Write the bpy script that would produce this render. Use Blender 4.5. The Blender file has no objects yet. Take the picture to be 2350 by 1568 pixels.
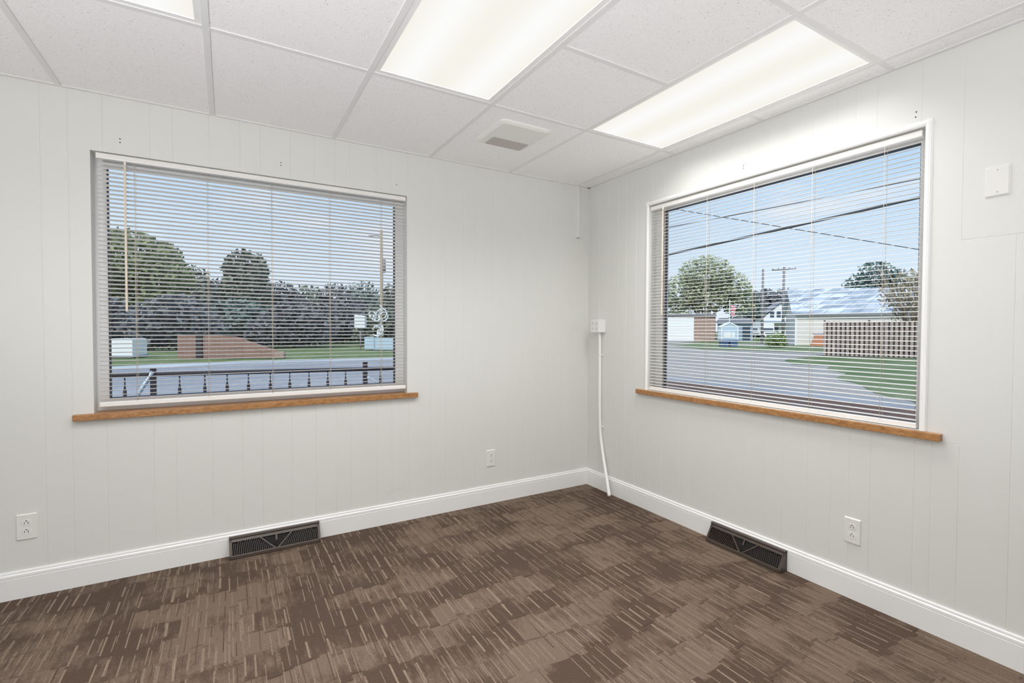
import bpy, bmesh, math, random
from mathutils import Vector, Matrix

random.seed(7)
PI = math.pi
COL = bpy.context.scene.collection
H = 2.398                      # ceiling height
GZ = -0.15                     # outside grade

# ------------------------------------------------------------------ helpers
class MB:
    """collects shapes and links them as ONE mesh object"""
    def __init__(s):
        s.v, s.f, s.sm = [], [], []
    def add(s, vs, fs, smooth=False):
        o = len(s.v)
        s.v += [tuple(v) for v in vs]
        for f in fs:
            s.f.append([o + i for i in f]); s.sm.append(smooth)
        return s
    def box(s, x0, x1, y0, y1, z0, z1):
        v = [(x, y, z) for z in (z0, z1) for y in (y0, y1) for x in (x0, x1)]
        return s.add(v, [(0, 2, 3, 1), (4, 5, 7, 6), (0, 1, 5, 4), (2, 6, 7, 3), (0, 4, 6, 2), (1, 3, 7, 5)])
    def quad(s, a, b, c, d):
        return s.add([a, b, c, d], [(0, 1, 2, 3)])
    def prism(s, prof, fn, t0, t1, smooth=False, caps=True):
        """profile points (a,b) swept from t0 to t1; fn(a,b,t)->xyz"""
        n = len(prof)
        v = [fn(a, b, t0) for a, b in prof] + [fn(a, b, t1) for a, b in prof]
        s.add(v, [(i, (i + 1) % n, n + (i + 1) % n, n + i) for i in range(n)], smooth)
        if caps:
            s.add(v[:n], [tuple(range(n))[::-1]]); s.add(v[n:], [tuple(range(n))])
        return s
    def tube(s, pts, r, n=10, smooth=True, caps=True):
        pts = [Vector(p) for p in pts]
        rs = r if isinstance(r, (list, tuple)) else [r] * len(pts)
        rings, up = [], None
        for i, p in enumerate(pts):
            d = (pts[min(i + 1, len(pts) - 1)] - pts[max(i - 1, 0)]).normalized()
            if up is None:
                up = Vector((0, 0, 1)) if abs(d.z) < .9 else Vector((1, 0, 0))
            a = d.cross(up).normalized(); b = a.cross(d).normalized(); up = b
            rings.append([p + rs[i] * (math.cos(2 * PI * k / n) * a + math.sin(2 * PI * k / n) * b) for k in range(n)])
        v = [q for g in rings for q in g]
        fs = [(i * n + k, i * n + (k + 1) % n, (i + 1) * n + (k + 1) % n, (i + 1) * n + k) for i in range(len(pts) - 1) for k in range(n)]
        s.add(v, fs, smooth)
        if caps:
            s.add(rings[0], [tuple(range(n))]); s.add(rings[-1], [tuple(range(n))[::-1]])
        return s
    def blob(s, c, r, seed=0, n=10, m=7, amp=.12):
        rnd = random.Random(seed)
        vs = []
        for j in range(m + 1):
            th = PI * j / m
            for i in range(n):
                ph = 2 * PI * i / n
                k = 1 + rnd.uniform(-amp, amp)
                vs.append((c[0] + k * r[0] * math.sin(th) * math.cos(ph), c[1] + k * r[1] * math.sin(th) * math.sin(ph), c[2] + k * r[2] * math.cos(th)))
        fs = [(j * n + i, (j + 1) * n + i, (j + 1) * n + (i + 1) % n, j * n + (i + 1) % n) for j in range(m) for i in range(n)]
        return s.add(vs, fs, True)
    def build(s, name, mat, parent=None, loc=None, bevel=0, seg=2, recalc=True):
        me = bpy.data.meshes.new(name)
        me.from_pydata(s.v, [], s.f)
        me.polygons.foreach_set('use_smooth', s.sm)
        me.update()
        if recalc:
            bm = bmesh.new(); bm.from_mesh(me)
            bmesh.ops.remove_doubles(bm, verts=bm.verts, dist=1e-6)
            bmesh.ops.recalc_face_normals(bm, faces=bm.faces)
            bm.to_mesh(me); bm.free()
        me.materials.append(mat)
        o = bpy.data.objects.new(name, me); COL.objects.link(o)
        if parent: o.parent = parent
        if loc: o.location = loc
        if bevel:
            b = o.modifiers.new('bevel', 'BEVEL'); b.width = bevel; b.segments = seg; b.limit_method = 'ANGLE'; b.angle_limit = math.radians(40)
        return o

def tag(o, label=None, cat=None, group=None, kind=None):
    for k, v in (('label', label), ('category', cat), ('group', group), ('kind', kind)):
        if v: o[k] = v
    return o

def empty(name, loc=(0, 0, 0), rz=0):
    o = bpy.data.objects.new(name, None); COL.objects.link(o)
    o.location = loc; o.rotation_euler = (0, 0, rz); o.empty_display_size = .1
    return o

def copy_tree(o, parent=None):
    c = o.copy(); COL.objects.link(c)
    if parent: c.parent = parent
    for ch in [x for x in ALLOBJ() if x.parent == o]:
        copy_tree(ch, c)
    return c
def ALLOBJ():
    return list(COL.objects)

# ------------------------------------------------------------------ materials
class NT:
    def __init__(s, name):
        s.m = bpy.data.materials.new(name); s.m.use_nodes = True
        s.t = s.m.node_tree; s.n = s.t.nodes; s.l = s.t.links
        s.bsdf = s.n['Principled BSDF']; s.out = s.n['Material Output']
    def new(s, typ, **kw):
        n = s.n.new(typ)
        for k, v in kw.items(): setattr(n, k, v)
        return n
    def put(s, sock, v):
        if hasattr(v, 'is_output'): s.l.new(v, sock)
        elif v is not None: sock.default_value = v
    def math(s, op, a, b=None, c=None, clamp=False):
        n = s.new('ShaderNodeMath', operation=op, use_clamp=clamp)
        s.put(n.inputs[0], a)
        if b is not None: s.put(n.inputs[1], b)
        if c is not None: s.put(n.inputs[2], c)
        return n.outputs[0]
    def pos(s):
        n = s.new('ShaderNodeTexCoord'); return n.outputs['Object']
    def sep(s, v):
        n = s.new('ShaderNodeSeparateXYZ'); s.l.new(v, n.inputs[0]); return n.outputs
    def comb(s, x, y, z=0.0):
        n = s.new('ShaderNodeCombineXYZ')
        for i, v in enumerate((x, y, z)): s.put(n.inputs[i], v)
        return n.outputs[0]
    def noise(s, vec, scale=5, detail=3, rough=.5):
        n = s.new('ShaderNodeTexNoise'); s.l.new(vec, n.inputs['Vector'])
        n.inputs['Scale'].default_value = scale; n.inputs['Detail'].default_value = detail; n.inputs['Roughness'].default_value = rough
        return n.outputs['Fac']
    def white(s, vec):
        n = s.new('ShaderNodeTexWhiteNoise', noise_dimensions='3D'); s.l.new(vec, n.inputs['Vector']); return n.outputs['Value']
    def voro(s, vec, scale, feature='F1', rand=1.0):
        n = s.new('ShaderNodeTexVoronoi', feature=feature); s.l.new(vec, n.inputs['Vector'])
        n.inputs['Scale'].default_value = scale; n.inputs['Randomness'].default_value = rand
        return n.outputs
    def mix(s, f, a, b):
        n = s.new('ShaderNodeMix', data_type='RGBA')
        s.put(n.inputs[0], f); s.put(n.inputs[6], a if hasattr(a, 'is_output') else tuple(a) + (1,)); s.put(n.inputs[7], b if hasattr(b, 'is_output') else tuple(b) + (1,))
        return n.outputs[2]
    def ramp(s, v, a, b):
        n = s.new('ShaderNodeMapRange'); n.inputs[1].default_value = a; n.inputs[2].default_value = b; s.put(n.inputs[0], v); return n.outputs[0]
    def bump(s, h, strength=.2, dist=.002):
        n = s.new('ShaderNodeBump'); n.inputs['Strength'].default_value = strength; n.inputs['Distance'].default_value = dist
        s.l.new(h, n.inputs['Height']); s.l.new(n.outputs[0], s.bsdf.inputs['Normal'])
    def base(s, c, rough=.5, metal=0, spec=None):
        s.put(s.bsdf.inputs['Base Color'], c if hasattr(c, 'is_output') else tuple(c) + (1,))
        s.put(s.bsdf.inputs['Roughness'], rough); s.bsdf.inputs['Metallic'].default_value = metal
        if spec is not None: s.bsdf.inputs['Specular IOR Level'].default_value = spec
        return s.m

def lin(r, g, b):
    f = lambda c: (c / 255 / 12.92) if c / 255 <= .04045 else ((c / 255 + .055) / 1.055) ** 2.4
    return (f(r), f(g), f(b))

def simple(name, c, rough=.5, metal=0, var=.06, scale=8, spec=None, bump=0):
    """slightly varied plain colour"""
    n = NT(name); k = n.noise(n.pos(), scale, 3)
    a = tuple(x * (1 - var) for x in c); b = tuple(min(1, x * (1 + var)) for x in c)
    n.base(n.mix(k, a, b), rough, metal, spec)
    if bump: n.bump(n.noise(n.pos(), scale * 30, 2), bump, .001)
    return n.m

M = {}
# painted panelling: slightly warm white, faint wood grain under the paint
def wall_mat():
    n = NT('painted panelling'); p = n.pos()
    x, y, z = n.sep(p)
    g = n.noise(n.comb(n.math('MULTIPLY', x, 40), n.math('MULTIPLY', y, 40), n.math('MULTIPLY', z, 1.5)), 3, 4)
    big = n.noise(p, 1.3, 2)
    n.base(n.mix(big, WALLC[0], WALLC[1]), .42, 0, .35)
    n.bump(g, .05, .001)
    return n.m
WALLC = ((.715, .72, .695), (.735, .74, .715))
M['wall'] = wall_mat()
M['trim'] = simple('white gloss trim', (.86, .86, .855), .3, 0, .01, 3)
M['white_plastic'] = simple('white plastic', (.80, .80, .785), .32, 0, .01, 5)
M['ivory_plastic'] = simple('off white plastic', (.78, .775, .75), .38, 0, .01, 5)
M['conduit'] = simple('white conduit', (.88, .88, .865), .35, 0, .01, 5)
M['raceway'] = simple('painted raceway', (.75, .75, .73), .4, 0, .01, 5)
M['slat'] = simple('white enamel slat', (.84, .825, .80), .38, 0, .01, 3)
M['wand'] = simple('beige acrylic wand', (.80, .70, .58), .25, 0, .02, 5)
M['cord'] = simple('off white cord', (.72, .63, .53), .7, 0, .02, 40)
M['frame'] = simple('white vinyl frame', (.85, .84, .84), .38, 0, .01, 3)
M['gasket'] = simple('dark gasket', (.045, .045, .06), .5, 0, .05, 10)
M['grid'] = simple('white painted steel grid', (.78, .78, .78), .45, 0, .01, 3)
M['fixture'] = simple('white fixture steel', (.85, .85, .85), .35, 0, .01, 3)
M['fan_plate'] = simple('white fan cover', (.80, .80, .775), .45, 0, .01, 3)
M['fan_slot'] = simple('grey fan slot', (.50, .465, .445), .6, 0, .03, 20)
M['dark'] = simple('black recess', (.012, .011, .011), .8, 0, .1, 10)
M['scuff'] = simple('grey scuff', (.56, .56, .545), .6, 0, .1, 60)
M['slot'] = simple('outlet slot', (.06, .06, .058), .7, 0, .1, 10)
M['brown_metal'] = simple('brown painted metal', (.085, .064, .053), .35, .1, .1, 14)
M['brown_fin'] = simple('dark brown fin', (.062, .044, .036), .42, .3, .15, 30)
M['damper'] = simple('black damper', (.026, .021, .02), .5, .1, .1, 30)
M['steel'] = simple('steel screw', (.6, .6, .58), .35, .8, .05, 10)

def oak():
    n = NT('oak sill'); p = n.pos(); x, y, z = n.sep(p)
    s = n.math('ADD', x, y)
    a = n.comb(n.math('MULTIPLY', s, 2.2), n.math('MULTIPLY', n.math('SUBTRACT', x, y), 30), n.math('MULTIPLY', z, 75))
    g = n.noise(a, 1.3, 5, .62)
    w = n.noise(a, 4.5, 3, .6)
    k = n.math('ADD', n.math('MULTIPLY', n.ramp(g, .35, .68), .75), n.math('MULTIPLY', n.ramp(w, .4, .6), .25))
    n.base(n.mix(k, lin(138, 92, 50), lin(192, 143, 92)), .38)
    return n.m
M['oak'] = oak()

def carpet():
    n = NT('brown hatched carpet'); p = n.pos(); x, y, z = n.sep(p)
    mm = n.math
    warp = n.noise(p, 1.1, 2)
    # strokes: narrow columns along y; each shifts its row limits a little, so blocks end raggedly
    jit = n.noise(n.comb(mm('MULTIPLY', x, 14), mm('MULTIPLY', y, .7)), 1.0, 2, .5)
    sx = mm('ADD', mm('DIVIDE', x, .043), mm('MULTIPLY', jit, 1.1))
    cell = mm('FLOOR', sx); fx = mm('FRACT', sx)
    rc = n.white(n.comb(cell, 5.1, .3))
    ry = mm('ADD', mm('ADD', mm('DIVIDE', y, .155), mm('MULTIPLY', warp, 1.1)), mm('MULTIPLY', rc, .34))
    row = mm('FLOOR', ry); fy = mm('FRACT', ry)
    rr = n.white(n.comb(row, 3.3, 1.7))
    r1 = n.white(n.comb(cell, row, .5)); r2 = n.white(n.comb(cell, row, 7.5)); r3 = n.white(n.comb(cell, row, 11.5))
    bx = mm('FLOOR', mm('DIVIDE', mm('ADD', cell, mm('MULTIPLY', rr, 90)), 7.0))
    rb = n.white(n.comb(bx, row, 2.5))
    big = n.ramp(n.noise(n.comb(mm('MULTIPLY', x, 1.1), mm('MULTIPLY', y, 1.5), 0), 2.8, 2, .5), .36, .64)
    rag = n.noise(n.comb(mm('MULTIPLY', x, 55), mm('MULTIPLY', y, 16)), 1.0, 3, .6)
    fine = n.noise(n.comb(mm('MULTIPLY', x, 190), mm('MULTIPLY', y, 70)), 1.0, 3, .7)
    tone = mm('ADD', mm('MULTIPLY', rb, .42), mm('MULTIPLY', big, .36))
    tone = mm('ADD', tone, mm('ADD', mm('MULTIPLY', mm('SUBTRACT', rag, .5), .62), mm('MULTIPLY', mm('SUBTRACT', fine, .5), .40)))
    tone = n.ramp(mm('ADD', tone, mm('MULTIPLY', mm('SUBTRACT', r3, .5), .16)), .26, .54)
    col = n.mix(tone, CARPET[0], CARPET[1])
    # light strokes, of random width, length and presence
    edge = mm('MULTIPLY', mm('SUBTRACT', fine, .5), .10)
    wdt = mm('ADD', mm('MULTIPLY_ADD', r1, .14, .035), edge)
    on = mm('LESS_THAN', fx, wdt)
    lo = mm('MULTIPLY', r2, .25); hi = mm('SUBTRACT', 1.0, mm('MULTIPLY', r3, .22))
    on = mm('MULTIPLY', on, mm('MULTIPLY', mm('GREATER_THAN', fy, lo), mm('LESS_THAN', fy, hi)))
    on = mm('MULTIPLY', on, mm('GREATER_THAN', r1, .18))
    on = mm('MULTIPLY', on, mm('SUBTRACT', .80, mm('MULTIPLY', tone, .45)))
    col = n.mix(on, col, CARPET[2])
    # a second, sparser set of fine strokes between them
    s2 = mm('ADD', mm('DIVIDE', x, .0265), mm('MULTIPLY', jit, .9)); c2 = mm('FLOOR', s2)
    q1 = n.white(n.comb(c2, 1.5, 8.1)); w2 = mm('FLOOR', mm('ADD', mm('DIVIDE', y, .21), mm('MULTIPLY', q1, 5)))
    q2 = n.white(n.comb(c2, w2, 4.4)); q3 = n.white(n.comb(c2, w2, 6.4)); f2 = mm('FRACT', mm('ADD', mm('DIVIDE', y, .21), mm('MULTIPLY', q1, 5)))
    o2 = mm('MULTIPLY', mm('LESS_THAN', mm('FRACT', s2), mm('ADD', .14, edge)), mm('GREATER_THAN', q2, .62))
    o2 = mm('MULTIPLY', o2, mm('MULTIPLY', mm('GREATER_THAN', f2, mm('MULTIPLY', q3, .4)), mm('LESS_THAN', f2, mm('ADD', .5, mm('MULTIPLY', q2, .45)))))
    col = n.mix(mm('MULTIPLY', o2, .5), col, CARPET[2])
    # thin dark strokes on the lighter blocks
    dk = mm('MULTIPLY', mm('LESS_THAN', mm('ABSOLUTE', mm('SUBTRACT', fx, .60)), mm('ADD', .045, edge)), mm('GREATER_THAN', r2, .35))
    dk = mm('MULTIPLY', dk, mm('GREATER_THAN', fy, mm('MULTIPLY', r1, .6)))
    col = n.mix(mm('MULTIPLY', dk, mm('MULTIPLY_ADD', tone, .5, .2)), col, CARPET[3])
    re = mm('MULTIPLY', mm('LESS_THAN', fy, .06), n.ramp(n.noise(p, 7, 2), .48, .58))
    col = n.mix(mm('MULTIPLY', re, .5), col, CARPET[3])
    # loops of the pile
    gr = n.noise(p, 420, 2, .7)
    lp = n.voro(p, 230)['Distance'] if False else n.noise(p, 150, 2, .6)
    k = mm('ADD', mm('MULTIPLY', n.ramp(gr, .3, .7), .42), mm('MULTIPLY_ADD', n.ramp(lp, .3, .7), .26, .66))
    mul = n.new('ShaderNodeVectorMath', operation='SCALE'); n.l.new(col, mul.inputs[0]); n.l.new(k, mul.inputs['Scale'])
    n.base(mul.outputs[0], .95, 0, .12)
    n.bump(gr, .5, .003)
    return n.m
CARPET = (lin(86, 71, 61), lin(116, 100, 87), lin(150, 133, 117), lin(70, 57, 49))
M['carpet'] = carpet()

def ceiling_tile():
    n = NT('fissured ceiling tile'); p = n.pos(); mm = n.math
    def specks(scale, thr, size, off):
        mp = n.new('ShaderNodeMapping'); n.l.new(p, mp.inputs[0]); mp.inputs['Location'].default_value = (off, off * .7, 0)
        v = n.voro(mp.outputs[0], scale)
        r = n.white(v['Position'])
        return mm('MULTIPLY', mm('LESS_THAN', v['Distance'], mm('MULTIPLY_ADD', r, size, .04)), mm('LESS_THAN', r, thr))
    a = specks(120, .55, .34, 0); b = specks(62, .5, .20, 3.1)
    g = n.noise(p, 160, 3, .7)
    k = mm('MAXIMUM', mm('MULTIPLY', a, .6), mm('MULTIPLY', b, .95))
    base = n.mix(n.ramp(g, .35, .65), CEILC[0], CEILC[1])
    n.base(n.mix(k, base, (.36, .355, .36)), .85, 0, .2)
    n.bump(g, .25, .002)
    return n.m
CEILC = ((.87, .865, .875), (.94, .935, .945))
M['tile'] = ceiling_tile()

def diffuser():
    n = NT('lit prismatic diffuser'); p = n.pos(); x, y, z = n.sep(p); mm = n.math
    # two tubes glow through the lens along its length; fine prism texture
    t = mm('ABSOLUTE', mm('SUBTRACT', mm('ABSOLUTE', x), .15))
    band = n.ramp(mm('ADD', t, mm('MULTIPLY', n.noise(p, 3, 2), .02)), .02, .13)
    pr = mm('MULTIPLY', mm('SINE', mm('MULTIPLY', x, 900)), mm('SINE', mm('MULTIPLY', y, 900)))
    e = n.new('ShaderNodeEmission')
    n.l.new(n.mix(band, (1.0, 1.0, .985), (.95, .925, .85)), e.inputs['Color'])
    n.put(e.inputs['Strength'], mm('MULTIPLY_ADD', pr, .02, DIFF))
    n.l.new(e.outputs[0], n.out.inputs['Surface'])
    return n.m
DIFF = .925
M['diffuser'] = diffuser()

def glass():
    n = NT('window glass')
    tr = n.new('ShaderNodeBsdfTransparent'); tr.inputs[0].default_value = (.97, .985, .98, 1)
    gl = n.new('ShaderNodeBsdfGlossy'); gl.inputs['Roughness'].default_value = .02
    fr = n.new('ShaderNodeFresnel'); fr.inputs[0].default_value = 1.25
    mx = n.new('ShaderNodeMixShader')
    n.l.new(fr.outputs[0], mx.inputs[0]); n.l.new(tr.outputs[0], mx.inputs[1]); n.l.new(gl.outputs[0], mx.inputs[2])
    n.l.new(mx.outputs[0], n.out.inputs['Surface'])
    return n.m
M['glass'] = glass()

def ground_mat(name, a, b, scale, detail=5, c=None, rough=.9):
    n = NT(name); p = n.pos()
    k = n.ramp(n.noise(p, scale, detail, .6), .35, .65)
    col = n.mix(k, a, b)
    if c: col = n.mix(n.ramp(n.noise(p, scale * 22, 3, .7), .45, .7), col, c)
    n.base(col, rough, 0, .15)
    return n.m
M['asphalt'] = ground_mat('blue grey asphalt', lin(140, 145, 154), lin(166, 169, 176), .35, 5, lin(150, 150, 154))
M['gravel'] = ground_mat('grey gravel', lin(152, 149, 146), lin(178, 174, 170), .3, 5, lin(164, 158, 151))
M['road'] = ground_mat('pale road', lin(182, 188, 192), lin(196, 202, 206), .3)
M['grass'] = ground_mat('mown grass', lin(92, 112, 68), lin(124, 140, 94), .8, 5, lin(108, 124, 82))
M['lawn'] = ground_mat('worn lawn', lin(88, 112, 68), lin(138, 146, 116), .55, 5, lin(104, 126, 84))

def leaf(name, a, b, c=None):
    n = NT(name); g = n.new('ShaderNodeNewGeometry')
    r = g.outputs['Random Per Island']
    col = n.mix(r, a, b)
    n.base(col, .7, 0, .2)
    return n.m
M['leaf_olive'] = leaf('olive leaves', lin(92, 106, 66), lin(150, 158, 106))
M['leaf_dark'] = leaf('dark grey green leaves', lin(78, 90, 80), lin(128, 138, 120))
M['leaf_dusk'] = leaf('dusky dark leaves', lin(78, 80, 86), lin(120, 124, 128))
M['leaf_light'] = leaf('light green leaves', lin(112, 124, 88), lin(174, 180, 140))
M['leaf_hill'] = leaf('hedge leaves', lin(84, 112, 62), lin(142, 164, 100))
M['leaf_blue'] = leaf('blue green leaves', lin(72, 92, 90), lin(128, 148, 136))
M['leaf_tan'] = leaf('sparse tan leaves', lin(128, 118, 92), lin(172, 160, 130))
M['bark'] = simple('bark', lin(118, 100, 86), .9, 0, .25, 20)
M['twig'] = simple('pale twigs', lin(168, 152, 138), .9, 0, .2, 20)
M['pole_wood'] = simple('weathered pole wood', lin(176, 156, 132), .85, 0, .12, 10)
M['pole_grey'] = simple('grey pole', lin(140, 136, 138), .8, 0, .12, 10)
M['rail_black'] = simple('dark railing metal', lin(58, 52, 58), .45, .3, .1, 10)
M['rail_pale'] = simple('pale brace metal', lin(190, 205, 220), .4, .2, .05, 10)
M['white_paint'] = simple('white paint', lin(236, 238, 240), .5, 0, .02, 2)
M['pale_blue'] = simple('pale blue panel', lin(184, 208, 226), .5, 0, .03, 2)
M['blue_paint'] = simple('dark blue paint', lin(70, 96, 136), .5, 0, .06, 3)
M['blue_grey'] = simple('blue grey siding', lin(150, 172, 196), .6, 0, .05, 3)
M['window_dark'] = simple('dark window glass', lin(70, 84, 100), .15, 0, .1, 3)
M['roof_grey'] = simple('grey shingles', lin(138, 142, 152), .85, 0, .1, 3)
M['wire'] = simple('black cable', lin(70, 74, 78), .6, 0, .05, 3)
M['red_cloth'] = simple('red flag cloth', lin(206, 84, 104), .8, 0, .05, 5)
M['rubber'] = simple('tyre rubber', lin(52, 52, 56), .8, 0, .05, 5)
M['orange_brick'] = simple('orange stained brick', lin(200, 134, 104), .9, 0, .12, 6)

def brick(name, a, b, mortar, s=1.0, alongy=False):
    n = NT(name); p = n.pos(); x, y, z = n.sep(p)
    t = n.new('ShaderNodeTexBrick'); h = n.math('ADD', x, y)
    n.l.new(n.comb(h, z), t.inputs['Vector'])
    t.inputs['Color1'].default_value = a + (1,); t.inputs['Color2'].default_value = b + (1,); t.inputs['Mortar'].default_value = mortar + (1,)
    t.inputs['Scale'].default_value = 1.0; t.inputs['Brick Width'].default_value = .21 * s; t.inputs['Row Height'].default_value = .075 * s; t.inputs['Mortar Size'].default_value = .008 * s
    n.base(t.outputs['Color'], .9)
    return n.m
M['brick_red'] = brick('red brown brick', lin(150, 112, 98), lin(130, 98, 88), lin(156, 132, 122))
M['brick_tan'] = brick('tan brown brick', lin(172, 142, 128), lin(152, 124, 114), lin(176, 156, 144))
M['brick_sill'] = brick('pinkish brown brick', lin(196, 158, 144), lin(178, 142, 130), lin(170, 150, 142))

def siding(name, a, b, period=.14):
    n = NT(name); p = n.pos(); x, y, z = n.sep(p)
    f = n.math('FRACT', n.math('DIVIDE', z, period))
    n.base(n.mix(n.math('LESS_THAN', f, .12), a, b), .6)
    return n.m
M['siding'] = siding('white clapboard', lin(226, 222, 216), lin(190, 186, 182))
M['siding_white'] = siding('bright white clapboard', lin(240, 242, 244), lin(206, 210, 216), .3)

def metal_roof():
    n = NT('patched metal roof'); p = n.pos(); x, y, z = n.sep(p); mm = n.math
    u = mm('ADD', mm('MULTIPLY', y, 1.0), mm('MULTIPLY', x, .1)); 
    cx = mm('FLOOR', mm('DIVIDE', mm('ADD', u, mm('MULTIPLY', z, .5)), .55)); cz = mm('FLOOR', mm('DIVIDE', z, .34))
    r = n.white(n.comb(cx, cz, .5))
    k = n.ramp(mm('ADD', r, mm('MULTIPLY', n.noise(p, 1.4, 3), .6)), .3, 1.3)
    seam = mm('LESS_THAN', mm('FRACT', mm('DIVIDE', u, .9)), .08)
    col = n.mix(k, lin(146, 158, 172), lin(222, 230, 238))
    n.base(n.mix(mm('MULTIPLY', seam, .6), col, lin(120, 132, 150)), .5, .1)
    return n.m
M['metal_roof'] = metal_roof()

def fence_wood():
    n = NT('weathered fence boards'); p = n.pos(); x, y, z = n.sep(p)
    r = n.noise(n.comb(n.math('MULTIPLY', x, 6), n.math('MULTIPLY', y, 6), n.math('MULTIPLY', z, .6)), 2, 3)
    n.base(n.mix(n.ramp(r, .3, .7), lin(150, 132, 126), lin(194, 176, 168)), .85)
    return n.m
M['fence'] = fence_wood()
M['fence_rail_gap_shade'] = simple('fence rail and gap shade', lin(92, 83, 84), .85, 0, .1, 5)  # darkened so the rear boards carry the shade between the front boards

# ------------------------------------------------------------------ room shell
WB = (-3.072, -1.502, .838, 2.123)    # window in back wall: x0 x1 z0 z1
WR = (-2.243, -.665, .838, 2.118)     # window in right wall: y0 y1 z0 z1
TH = .15
XL, YF = -4.45, -5.0                  # left and front limits of the room

def wall_mesh(name, s0, s1, win, fn, grooves, seams, flip):
    """inner face cut into cells with V grooves; fn(s,d,z) d = depth into the wall"""
    w = .002
    ss = {round(s0, 5), round(s1, 5), win[0], win[1]}
    for g, a, b in grooves: ss |= {round(g - w, 5), round(g, 5), round(g + w, 5)}
    zs = {0.0, H + .03, win[2], win[3]}
    for g, a, b in grooves: zs |= {round(a, 4), round(b, 4)}
    for z, a, b in seams:
        zs |= {round(z - .002, 5), round(z, 5), round(z + .002, 5)}; ss |= {a, b}
    ss, zs = sorted(ss), sorted(z for z in zs if 0 <= z <= H + .03)
    def dep(s, z, s_mid, z_mid):
        for g, a, b in grooves:
            if abs(s - g) < 1e-4 and a - 1e-4 <= z_mid <= b + 1e-4: return .0013
        for q, a, b in seams:
            if abs(z - q) < 1e-4 and a - 1e-4 <= s_mid <= b + 1e-4: return .0013
        return 0
    m = MB()
    for i in range(len(ss) - 1):
        for j in range(len(zs) - 1):
            a, b, c, d = ss[i], ss[i + 1], zs[j], zs[j + 1]
            sm, zm = (a + b) / 2, (c + d) / 2
            if win[0] < sm < win[1] and win[2] < zm < win[3]: continue
            m.quad(*[fn(p, dep(p, q, sm, zm), q) for p, q in ((a, c), (b, c), (b, d), (a, d))])
    # reveal of the opening, outer face, edges
    x0, x1, z0, z1 = win
    for a, b, c, d in ((x0, z0, x1, z0), (x1, z0, x1, z1), (x1, z1, x0, z1), (x0, z1, x0, z0)):
        m.quad(fn(a, 0, b), fn(c, 0, d), fn(c, TH, d), fn(a, TH, b))
    for a, b, c, d in ((s0, s1 + TH, -.3, z0), (s0, s1 + TH, z1, H + .3), (s0, x0, z0, z1), (x1, s1 + TH, z0, z1)):
        m.quad(*[fn(p, TH, q) for p, q in ((a, c), (b, c), (b, d), (a, d))])
    o = m.build(name, M['wall'], recalc=False)
    return tag(o, kind='structure')

gx = [-4.30, -4.05, -3.86, -3.62, -3.44, -3.249, -3.152, -3.024, -2.838, -2.744, -2.583, -2.441, -2.342, -2.19, -2.06, -1.945, -1.86, -1.70, -1.605,
      -1.495, -1.345, -1.235, -1.10, -1.013, -.875, -.738, -.62, -.50, -.38, -.255, -.16]
gy = [-.13, -.235, -.355, -.44, -.545, -.70, -.80, -.95, -1.04, -1.20, -1.305, -1.43, -1.542, -1.649, -1.776, -1.889, -1.972, -2.06, -2.227]
wall_back = wall_mesh('wall_back', XL, 0.0, WB, lambda s, d, z: (s, d, z), [(g, 0, H + .02) for g in gx], [], False)
wall_right = wall_mesh('wall_right', YF, 0.0, WR, lambda s, d, z: (d, s, z),
    [(g, 0, H + .02) for g in gy] + [(-2.368, 1.625, H + .02), (-2.286, 0, .80), (-2.376, 0, .80), (-2.528, 0, 1.62), (-2.74, 0, 1.62), (-2.95, 0, H), (-3.3, 0, H), (-3.8, 0, H), (-4.4, 0, H)],
    [(1.622, -2.9, -2.3685), (.803, -2.376, -2.33)], True)
m = MB(); m.box(XL - .15, XL, YF - .15, TH, -.3, H + .3); tag(m.build('wall_left', M['wall']), kind='structure')
m = MB(); m.box(XL - .15, TH, YF - .15, YF, -.3, H + .3); tag(m.build('wall_front', M['wall']), kind='structure')
m = MB(); m.box(XL, 0, YF, 0, -.12, 0); tag(m.build('floor', M['carpet']), kind='structure')

# old screw holes above the windows (small dark pits in the walls)
def pit(wall, p, ax):
    m = MB()
    d = Vector((0, 1, 0)) if ax == 1 else Vector((1, 0, 0))
    m.tube([Vector(p) - d * .0006, Vector(p) + d * .004], .0032, 8)
    m.build('screw_hole', M['slot'], wall)
for x, z in ((-2.957, 2.18), (-2.957, 2.198), (-2.238, 2.193), (-2.238, 2.208), (-1.57, 2.186)): pit(wall_back, (x, 0, z), 1)
for y, z in ((-2.205, 2.168), (-2.207, 2.189), (-1.39, 2.178), (-1.392, 2.192)): pit(wall_right, (0, y, z), 0)

# grey scuff low on the left wall
for q in (((-1.640, .196), (-1.60, .2035), (-1.60, .2055), (-1.640, .1985)), ((-1.60, .206), (-1.525, .2165), (-1.525, .218), (-1.60, .2085))):
    m = MB(); m.prism(list(q), lambda a, b, d: (a, d, b), -.0004, .0004); m.build('scuff_mark', M['scuff'], wall_back)

# baseboards with a stepped cap
def baseboard(name, fn, t0, t1, groove=None):
    prof = [(0, 0), (.014, 0), (.014, .096), (.0125, .0975), (.0125, .0995), (.014, .101), (.0135, .112), (.010, .116), (.0085, .119), (.0095, .122), (.008, .127), (.004, .1286), (0, .1286)]
    m = MB(); m.prism(prof, fn, t0, t1)
    return tag(m.build(name, M['trim']), kind='structure')
baseboard('baseboard_back', lambda a, b, t: (t, -a, b), XL, 0)
baseboard('baseboard_right', lambda a, b, t: (-a, t, b), YF, 0)
baseboard('baseboard_left', lambda a, b, t: (XL + a, t, b), YF, 0)

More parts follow.
